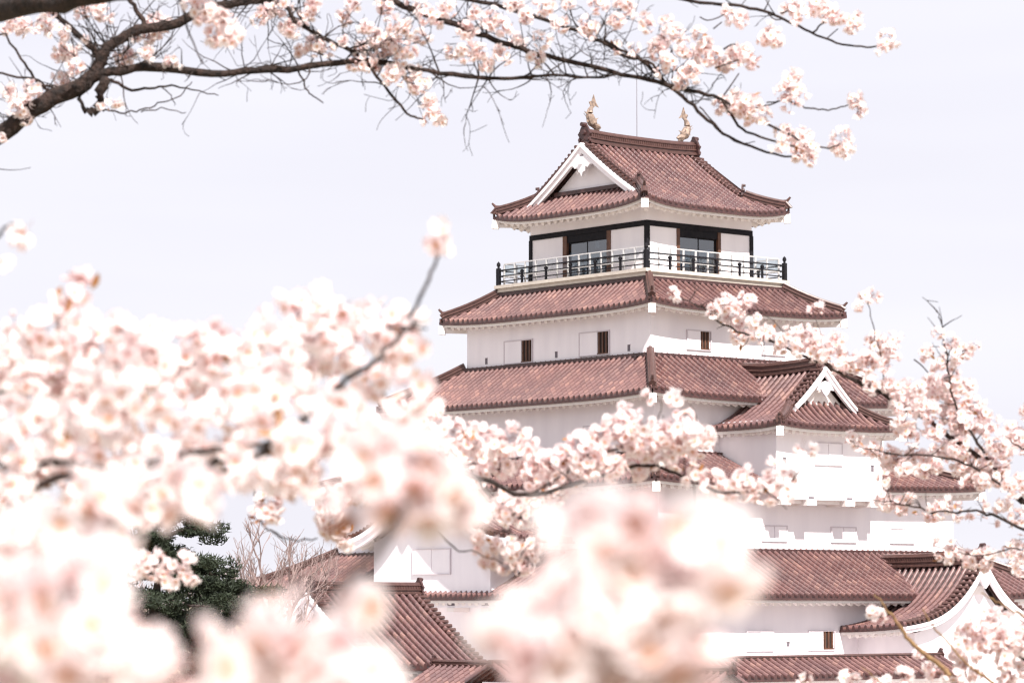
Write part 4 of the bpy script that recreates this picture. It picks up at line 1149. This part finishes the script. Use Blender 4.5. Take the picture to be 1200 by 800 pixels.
b.clusters([(1031, 720, 8), (1022, 716, 6), (1130, 742, 13), (1142, 732, 13), (1155, 745, 15), (1128, 756, 11), (1165, 730, 14), (1172, 745, 15), (1150, 758, 13), (1186, 738, 14), (1188, 752, 14), (1200, 745, 14), (1176, 765, 14), (1158, 722, 9), (1195, 768, 12), (1205, 725, 11), (1174, 718, 8), (1130, 776, 9), (1118, 790, 10), (1145, 792, 9), (1190, 785, 10), (1178, 796, 9), (1076, 762, 6), (1090, 780, 7), (1100, 790, 8), (945, 795, 7), (990, 795, 9), (1002, 798, 8), (1025, 798, 8), (1060, 790, 7), (1040, 801, 9), (1120, 768, 9), (1205, 780, 12)], 10.1, leaves=.01)
b.done()

# ---- C: tree at the left whose spray crosses in front of the keep (about 9 m)
baseC = Vector((-3.3, 8.2, GZ-.1))
rootC, BC = cherry('cherry tree at left whose blossoming spray ends before the white wall of the keep', baseC,
                   [baseC, (-3.1, 8.2, -1.0), (-2.7, 8.3, -.45), (-2.2, 8.5, -.12), at(-60, 640, 8.6)], .16, .05)
b = Branch(rootC, BC, 'mid'); b.th = .6
C1 = b.L([(-60, 640), (60, 600), (200, 560), (330, 545), (430, 520), (500, 535), (560, 560), (620, 580), (690, 560), (760, 545), (800, 560), (850, 575), (885, 576), (915, 570), (935, 555), (941, 528)], [8.6]*4 + [8.8]*4 + [9]*8, 8, 1.1, .003, .08, 8)
C2 = b.L([(620, 580), (680, 545), (740, 520), (790, 510), (830, 505)], 9, 2.2, 1.0, .003, .08)
C3 = b.L([(760, 520), (765, 500), (775, 480), (772, 466)], 9, 1.4, .9, .002)
C4 = b.L([(560, 560), (590, 610), (610, 650), (600, 672)], 9, 2.0, 1.0, .003, .08)
C5 = b.L([(300, 560), (300, 600), (318, 622), (340, 632), (372, 630)], 8.9, 2.2, 1.5, .003, .1)
b.L([(318, 622), (328, 630), (336, 636)], 8.9, 1.2, .8)
C6 = b.L([(500, 612), (530, 640), (560, 648), (590, 660)], 8.9, 2.0, 1.0, .003, .1)
for i in range(26):
    pts = (C1, C2, C4)[i % 3]; k = int(rng.integers(3, len(pts)-2))
    twig(b.mb, pts[k], Vector((rng.normal()*.7, rng.normal()*.3, rng.uniform(-.4, 1))), .10*rng.uniform(.4, 1.1), .003, 4, .3, .4)
cl = [(560, 505, 18), (580, 520, 20), (602, 512, 16), (615, 528, 20), (590, 540, 18), (570, 535, 16), (545, 525, 18), (530, 505, 16), (520, 530, 20), (500, 500, 18), (480, 490, 16), (505, 480, 12), (635, 540, 16), (650, 550, 16), (665, 535, 14), (680, 520, 16), (690, 540, 18), (705, 510, 16), (710, 530, 18), (722, 500, 16), (735, 485, 14), (738, 510, 18), (755, 498, 14), (755, 520, 18), (775, 505, 15), (778, 525, 16), (770, 538, 14), (790, 500, 13), (798, 520, 16), (812, 508, 16), (820, 525, 14), (828, 510, 12), (806, 492, 11), (790, 468, 7), (758, 467, 6), (795, 480, 7), (745, 545, 14), (720, 548, 14), (800, 540, 13), (815, 555, 12), (835, 562, 13), (850, 573, 14), (868, 562, 13), (880, 572, 15), (895, 578, 13), (905, 562, 12), (918, 572, 11), (928, 560, 9), (941, 523, 6), (948, 528, 6), (910, 548, 8), (600, 598, 17), (590, 585, 14), (615, 603, 15), (578, 600, 12), (612, 585, 12), (630, 590, 12), (600, 645, 15), (585, 640, 12), (614, 655, 14), (575, 655, 11), (625, 640, 12), (595, 665, 10), (560, 632, 9), (560, 560, 14), (640, 570, 14), (655, 580, 12), (625, 562, 13), (670, 565, 14)]
b.clusters(cl, 9.0, leaves=.03, buds=.10)
b.clusters([(395, 600, 30, 8.4), (400, 630, 20, 8.4), (405, 570, 30, 8.4), (425, 570, 20, 8.4), (318, 590, 18, 8.6), (335, 580, 20, 8.6), (305, 605, 12, 8.6), (140, 658, 13, 8.6), (160, 664, 15, 8.6), (182, 662, 15, 8.6), (205, 668, 15, 8.6), (222, 672, 10, 8.6), (190, 680, 10, 8.6), (215, 655, 10, 8.6), (125, 655, 10, 8.6), (172, 655, 12, 8.6), (30, 600, 20, 8.4), (15, 580, 20, 8.4), (40, 575, 16, 8.4), (25, 620, 16, 8.4)], 8.5, leaves=.06)
b.L([(-60, 660), (40, 640), (110, 655), (160, 662), (225, 672)], 8.6, 4, 1.2, .003, .1)
b.L([(430, 520), (410, 560), (400, 600), (398, 625)], 8.6, 2.5, 1.2, .003, .1)
b.done()

# ---- D: nearer tree at left, its blossoms soft (4 to 6 m)
baseD = Vector((-2.6, 5.0, GZ-.1))
rootD, BD = cherry('large cherry tree close at left, its blossom masses out of focus below the sky', baseD,
                   [baseD, (-2.4, 5.0, -1.0), (-2.05, 5.0, -.35), (-1.6, 5.0, -.05), at(-120, 560, 5.0)], .15, .05)
b = Branch(rootD, BD, 'mid'); b.th = .6
b.L([(-120, 560), (-40, 545), (40, 540), (100, 548), (165, 552), (240, 545), (310, 530), (370, 480), (410, 445), (445, 415), (470, 390), (490, 378)], [5.0]*5+[4.8, 4.6, 4.45, 4.4, 4.4, 4.5, 4.7], 12, 3.2, .003, .1, 8)
b.L([(470, 390), (492, 350), (503, 325), (512, 305), (518, 290)], 5.0, 4.2, 3.0, .001, .12)
b.L([(-120, 560), (-40, 480), (60, 440), (150, 432), (260, 420), (350, 400), (430, 385), (500, 385)], [5, 5.2, 5.2, 5.2, 5.2, 5.2, 5.2, 5.1], 6, 2.0, .003, .1)
b.L([(60, 430), (62, 400), (75, 365), (88, 340), (90, 330)], 5.0, 3, 2.0, .002, .1)
b.L([(-60, 400), (-40, 320), (-10, 285), (5, 268), (18, 262), (30, 272)], 5.0, 5, 1.8, .001, .1)
b.L([(410, 445), (425, 432), (452, 420)], 5.0, 2.4, 1.2)
b.clusters([(520, 279, 12), (511, 284, 7), (28, 272, 6), (0, 300, 9), (88, 330, 16), (78, 345, 14), (100, 345, 12), (70, 360, 16)], 5.0, leaves=.05)
tops = [(-10, 400), (40, 375), (75, 355), (110, 385), (160, 378), (200, 385), (240, 388), (285, 382), (320, 375), (350, 345), (375, 350), (400, 352), (430, 355), (455, 360), (480, 368), (505, 385), (520, 410)]
def top_at(x):
    for (a, b_), (c_, d_) in zip(tops, tops[1:]):
        if a <= x <= c_: return b_ + (d_-b_)*(x-a)/(c_-a)
    return 400
L_ = []
for x in np.arange(-10, 492, 21):
    t0 = top_at(x)
    for k, y in enumerate(np.arange(t0+14, 470 if x < 440 else 425, 27)):
        if k > 1 and rng.uniform() < .2: continue
        L_.append((x+rng.uniform(-9, 9), y+rng.uniform(-6, 8), rng.uniform(17, 26), 5.0+rng.uniform(-.45, .5)))
b.clusters(L_, 5, dens=.85, leaves=.05, buds=.08)
b.done()
b = Branch(rootD, BD, 'mid'); b.th = .6
b.L([(-120, 560), (-60, 600), (0, 575), (90, 560), (200, 535), (300, 520), (400, 500), (480, 505)], 4.4, 12, 2.6, .003, .1)
b.L([(-120, 560), (-40, 560), (20, 545), (85, 542), (140, 556), (180, 552)], [4.4, 4.1, 4, 4, 4, 4], 9, 4, .003, .12)
L_ = []
for x in np.arange(-10, 500, 26):
    for y in np.arange(462, 600, 30):
        if y > 560 and 270 < x: continue
        if rng.uniform() < .26: continue
        L_.append((x+rng.uniform(-11, 11), y+rng.uniform(-10, 10), rng.uniform(18, 29), 4.5+rng.uniform(-.7, .8)))
b.clusters(L_, 4.5, dens=.8, leaves=.07, buds=.08)
b.clusters([(x, y, 20, 4.2) for x, y in ((20, 640), (60, 625), (100, 610), (0, 670), (45, 665), (130, 600), (170, 595), (290, 560), (330, 555), (370, 560))], 4.2, dens=.7, leaves=.09)
b.done()

# ---- E: tree right in front of the viewer, its crown below and around the lens (1.2 to 2.5 m)
baseE = Vector((-.75, 2.3, GZ-.05))
rootE, BE = cherry('nearest young cherry tree whose blossoms blur into big soft white balls low in view', baseE,
                   [baseE, (-.70, 2.3, -1.2), (-.58, 2.2, -.7), (-.45, 2.1, -.42), at(-40, 1000, 2.0)], .06, .022)
b = Branch(rootE, BE, 'near')
T0 = (-40, 1000)
b.L([T0, (60, 900), (90, 820), (85, 740), (80, 690)], [1.94, 1.85, 1.74, 1.70, 1.65], 26, 5, .001, .1)
b.L([(60, 900), (180, 850), (260, 800), (300, 770)], [1.85, 1.74, 1.65, 1.65], 16, 5, .001, .1)
b.L([(180, 850), (320, 860), (400, 700), (455, 620), (480, 585)], [1.74, 1.74, 1.85, 1.94, 2.03], 12, 4, .001, .1)
b.L([T0, (200, 980), (450, 930), (620, 860), (700, 760), (745, 690)], [1.94, 1.74, 1.55, 1.46, 1.46, 1.46], 24, 6, .001, .1)
b.L([(450, 930), (420, 820), (410, 780)], [1.55, 1.55, 1.55], 10, 5)
b.L([(90, 820), (130, 700), (135, 640), (132, 610)], [1.74, 2.03, 2.33, 2.52], 8, 4, .001, .1)
near = [(80, 690, 62, 1.7), (40, 740, 62, 1.7), (110, 750, 56, 1.65), (20, 680, 40, 1.9), (170, 775, 52, 1.7), (230, 775, 42, 1.6), (300, 760, 42, 1.65), (330, 782, 46, 1.6), (380, 768, 38, 1.6), (425, 792, 30, 1.6),
        (478, 560, 56, 2.1), (450, 530, 36, 2.1), (520, 590, 38, 2.1), (500, 540, 40, 2.1), (440, 580, 34, 2.1),
        (700, 620, 52, 1.5), (760, 600, 56, 1.5), (820, 640, 52, 1.5), (840, 680, 38, 1.5), (760, 680, 52, 1.5), (690, 670, 46, 1.5), (800, 715, 34, 1.5), (740, 730, 40, 1.5), (660, 720, 44, 1.5), (630, 690, 36, 1.55), (855, 650, 30, 1.5), (720, 700, 44, 1.5), (790, 670, 44, 1.5), (770, 750, 40, 1.5), (332, 736, 30, 1.6), (640, 770, 50, 1.5), (595, 778, 34, 1.5), (700, 780, 48, 1.5), (760, 785, 40, 1.5), (820, 795, 34, 1.5),
        (130, 610, 36, 2.6), (170, 590, 34, 2.6), (215, 575, 28, 2.6), (245, 570, 20, 2.6), (95, 590, 34, 2.6), (60, 620, 30, 2.4), (15, 640, 34, 2.2)]
near = [(x_, y_, r_, Y_*.97) for x_, y_, r_, Y_ in near]
b.clusters(near, 1.7, dens=.9, leaves=.014, buds=.05, fl=.0162)
b.clusters([(118, 622, 24, 2.4), (245, 585, 16, 2.5), (8, 702, 22, 1.9), (425, 712, 18, 1.8), (150, 612, 18, 2.4)], 2, dens=.9, leaves=.30, buds=.25, fl=.016)
b.done()

# ------------------------------------------------------------------ background trees
def bare_tree(base, H, label, spread=.5, m='bare', seed=1, name='bare_tree', group=None):
    global rng
    keep_rng = rng; rng = np.random.default_rng(seed)
    root = empty(name, base); tag(root, label, 'tree', group)
    tr = MB(); cr_ = MB()
    def grow(p, d, L, r, depth):
        n = 4; pts = [p]; q = p; dd = d
        for i in range(n):
            dd = (dd + Vector(rng.normal(size=3))*.13 + Z*.05).normalized(); q = q + dd*(L/n); pts.append(q)
        (tr if depth == 0 else cr_).tube(pts, [max(.009, r*(1-.4*i/n)) for i in range(n+1)], 6 if depth < 2 else 3)
        if depth >= 5: return
        for k in range(3 if depth < 3 else 3 + (rng.uniform() < .4)):
            j = int(rng.integers(2, n+1)) if k else n
            nd = (dd + Vector((rng.normal(), rng.normal(), rng.uniform(-.2, .7)))*spread).normalized()
            grow(pts[j], nd, L*rng.uniform(.55, .78), r*.55, depth+1)
    grow(Vector((0, 0, -.1)), Z, H*.30, H*.022, 0)
    tr.build('trunk', M['pinebark'], root); cr_.build('crown', M[m], root)
    rng = keep_rng
    return root
def ground_at(x, Y): p = at(x, 705, Y); return Vector((p.x, Y, -5.35))
for i, (x, Y, H, lab) in enumerate(((262, 118, 10.2, 'bare tree just right of the dark pine at left'), (300, 122, 11.6, 'tall bare tree with upright limbs behind the far left roof corner'),
                      (340, 128, 10.8, 'bare tree rising behind the left end of the keep roof'), (372, 132, 10.4, 'bare tree closest to the keep on its left side'),
                      (225, 140, 8.5, 'pale bare tree behind the pine at left'), (130, 150, 9.0, 'bare tree far off behind the blossoms at left'), (60, 150, 8.5, 'bare tree far off at the left edge'),
                      (1180, 175, 12.5, 'bare tree beyond the keep at the right edge'), (1215, 180, 10.5, 'bare tree outside the right edge beyond the keep'))):
    bare_tree(ground_at(x, Y), H, lab, seed=20+i, group='bare trees behind the castle')

def pine(base, H, label, seed):
    r = np.random.default_rng(seed); root = empty('pine_tree', base); tag(root, label, 'tree')
    mb = MB(); pts = [Vector((.25*math.sin(i*.9)*i/8, .2*math.cos(i*1.3)*i/8, H*i/9 - .1)) for i in range(10)]
    mb.tube(pts, [.30*(1-i/10.5) for i in range(10)], 8)
    V = []; F = []; 
    for k in range(24):
        q = .20 + .80*k/23; i = min(8, int(q*9)); p = pts[i].lerp(pts[min(9, i+1)], q*9-i if i < 9 else 0)
        a = k*2.4; L = (2.9*(1-q)**.6 + .5)*r.uniform(.75, 1.1)
        e = p + Vector((math.cos(a)*L, math.sin(a)*L, r.uniform(-.25, .25)))
        mb.tube([p, p.lerp(e, .5) + Z*.15, e], [.07, .05, .025], 5)
        for c in range(6):
            cpos = p.lerp(e, .25 + .16*c) + Vector((r.normal()*.3, r.normal()*.3, r.normal()*.14))
            R_ = r.uniform(.30, .62)
            for t in range(230):
                d = r.normal(size=3); d /= np.linalg.norm(d); rr = R_*r.uniform(.2, 1)**.5
                o_ = np.array(cpos) + d*rr*np.array([1, 1, .42]); u = r.normal(size=3); u[2] = abs(u[2]); u /= np.linalg.norm(u)
                w = np.cross(u, r.normal(size=3)); w /= np.linalg.norm(w)
                b_ = len(V); V += [tuple(o_ - w*.022), tuple(o_ + w*.022), tuple(o_ + u*.17)]; F.append((b_, b_+1, b_+2))
    mb.build('trunk', M['pinebark'], root)
    m2 = MB(); m2.add(V, F); m2.build('crown', M['pine'], root)
pine(ground_at(186, 85), 7.8, 'dark green pine with layered boughs seen through the blossoms at left', 5)
pine(ground_at(240, 88), 6.4, 'shorter dark pine right of the tall one, low in the gap at left', 8)

def far_cherry(base, H, W_, label, seed, n=2600):
    global rng
    k = rng; rng = np.random.default_rng(seed)
    root = empty('cherry_tree', base); tag(root, label, 'tree', 'cherry trees in full bloom in the castle grounds')
    mb = MB(); bl = Bloom('far')
    def grow(p, d, L, r, depth):
        pts = [p]; dd = d
        for i in range(4):
            dd = (dd + Vector(rng.normal(size=3))*.2).normalized(); pts.append(pts[-1] + dd*(L/4))
        mb.tube(pts, [r*(1-.4*i/4) for i in range(5)], 5)
        if depth >= 2:
            for i in (2, 4):
                ball(bl, pts[i], W_*.06*rng.uniform(.7, 1.3), .24, .06, .0, .0)
        if depth >= 4: return
        for q in range(3):
            nd = (dd + Vector((rng.normal(), rng.normal(), rng.uniform(-.1, .5)))*.75).normalized()
            grow(pts[int(rng.integers(2, 5))], nd, L*rng.uniform(.6, .85), r*.55, depth+1)
    grow(Vector((0, 0, -.1)), Z, H*.28, .18, 0)
    mb.build('trunk', M['bark'], root); bl.build('crown', root)
    rng = k
far_cherry(ground_at(205, 42), 4.6, 4.5, 'small cherry tree in bloom below the pine at lower left', 3)
far_cherry(ground_at(95, 48), 4.8, 4.8, 'cherry tree in bloom left of the pine', 4)
far_cherry(ground_at(300, 50), 4.0, 4.2, 'low cherry tree in bloom in front of the far roof corner at left', 6)
far_cherry(ground_at(10, 60), 5.4, 5.2, 'cherry tree in bloom in the castle grounds at the left edge', 9)

# distant wood along the horizon
def wood():
    r = np.random.default_rng(2); V = []; F = []
    for k in range(420):
        a = r.uniform(-.62, .62); D = r.uniform(420, 560); x = math.sin(a)*D*1.3; y = D; h = r.uniform(7, 12); w = r.uniform(3, 5)
        for t in range(150):
            d = r.normal(size=3); d /= np.linalg.norm(d); o_ = np.array([x, y, -5.3+h*.55]) + d*np.array([w, w, h*.5])*r.uniform(.4, 1)
            u = r.normal(size=3)*.45; v = r.normal(size=3)*.45; b_ = len(V)
            V += [tuple(o_), tuple(o_+u), tuple(o_+v)]; F.append((b_, b_+1, b_+2))
    mb = MB(); mb.add(V, F); o = mb.build('distant_wood', M['wood'])
    tag(o, 'hazy grey-brown wood along the horizon behind the castle grounds', 'wood', kind='stuff')
M['wood'] = mat('far_wood', (.30, .26, .27), .95, var=(.18, .16, .16), scale=.05)
wood()
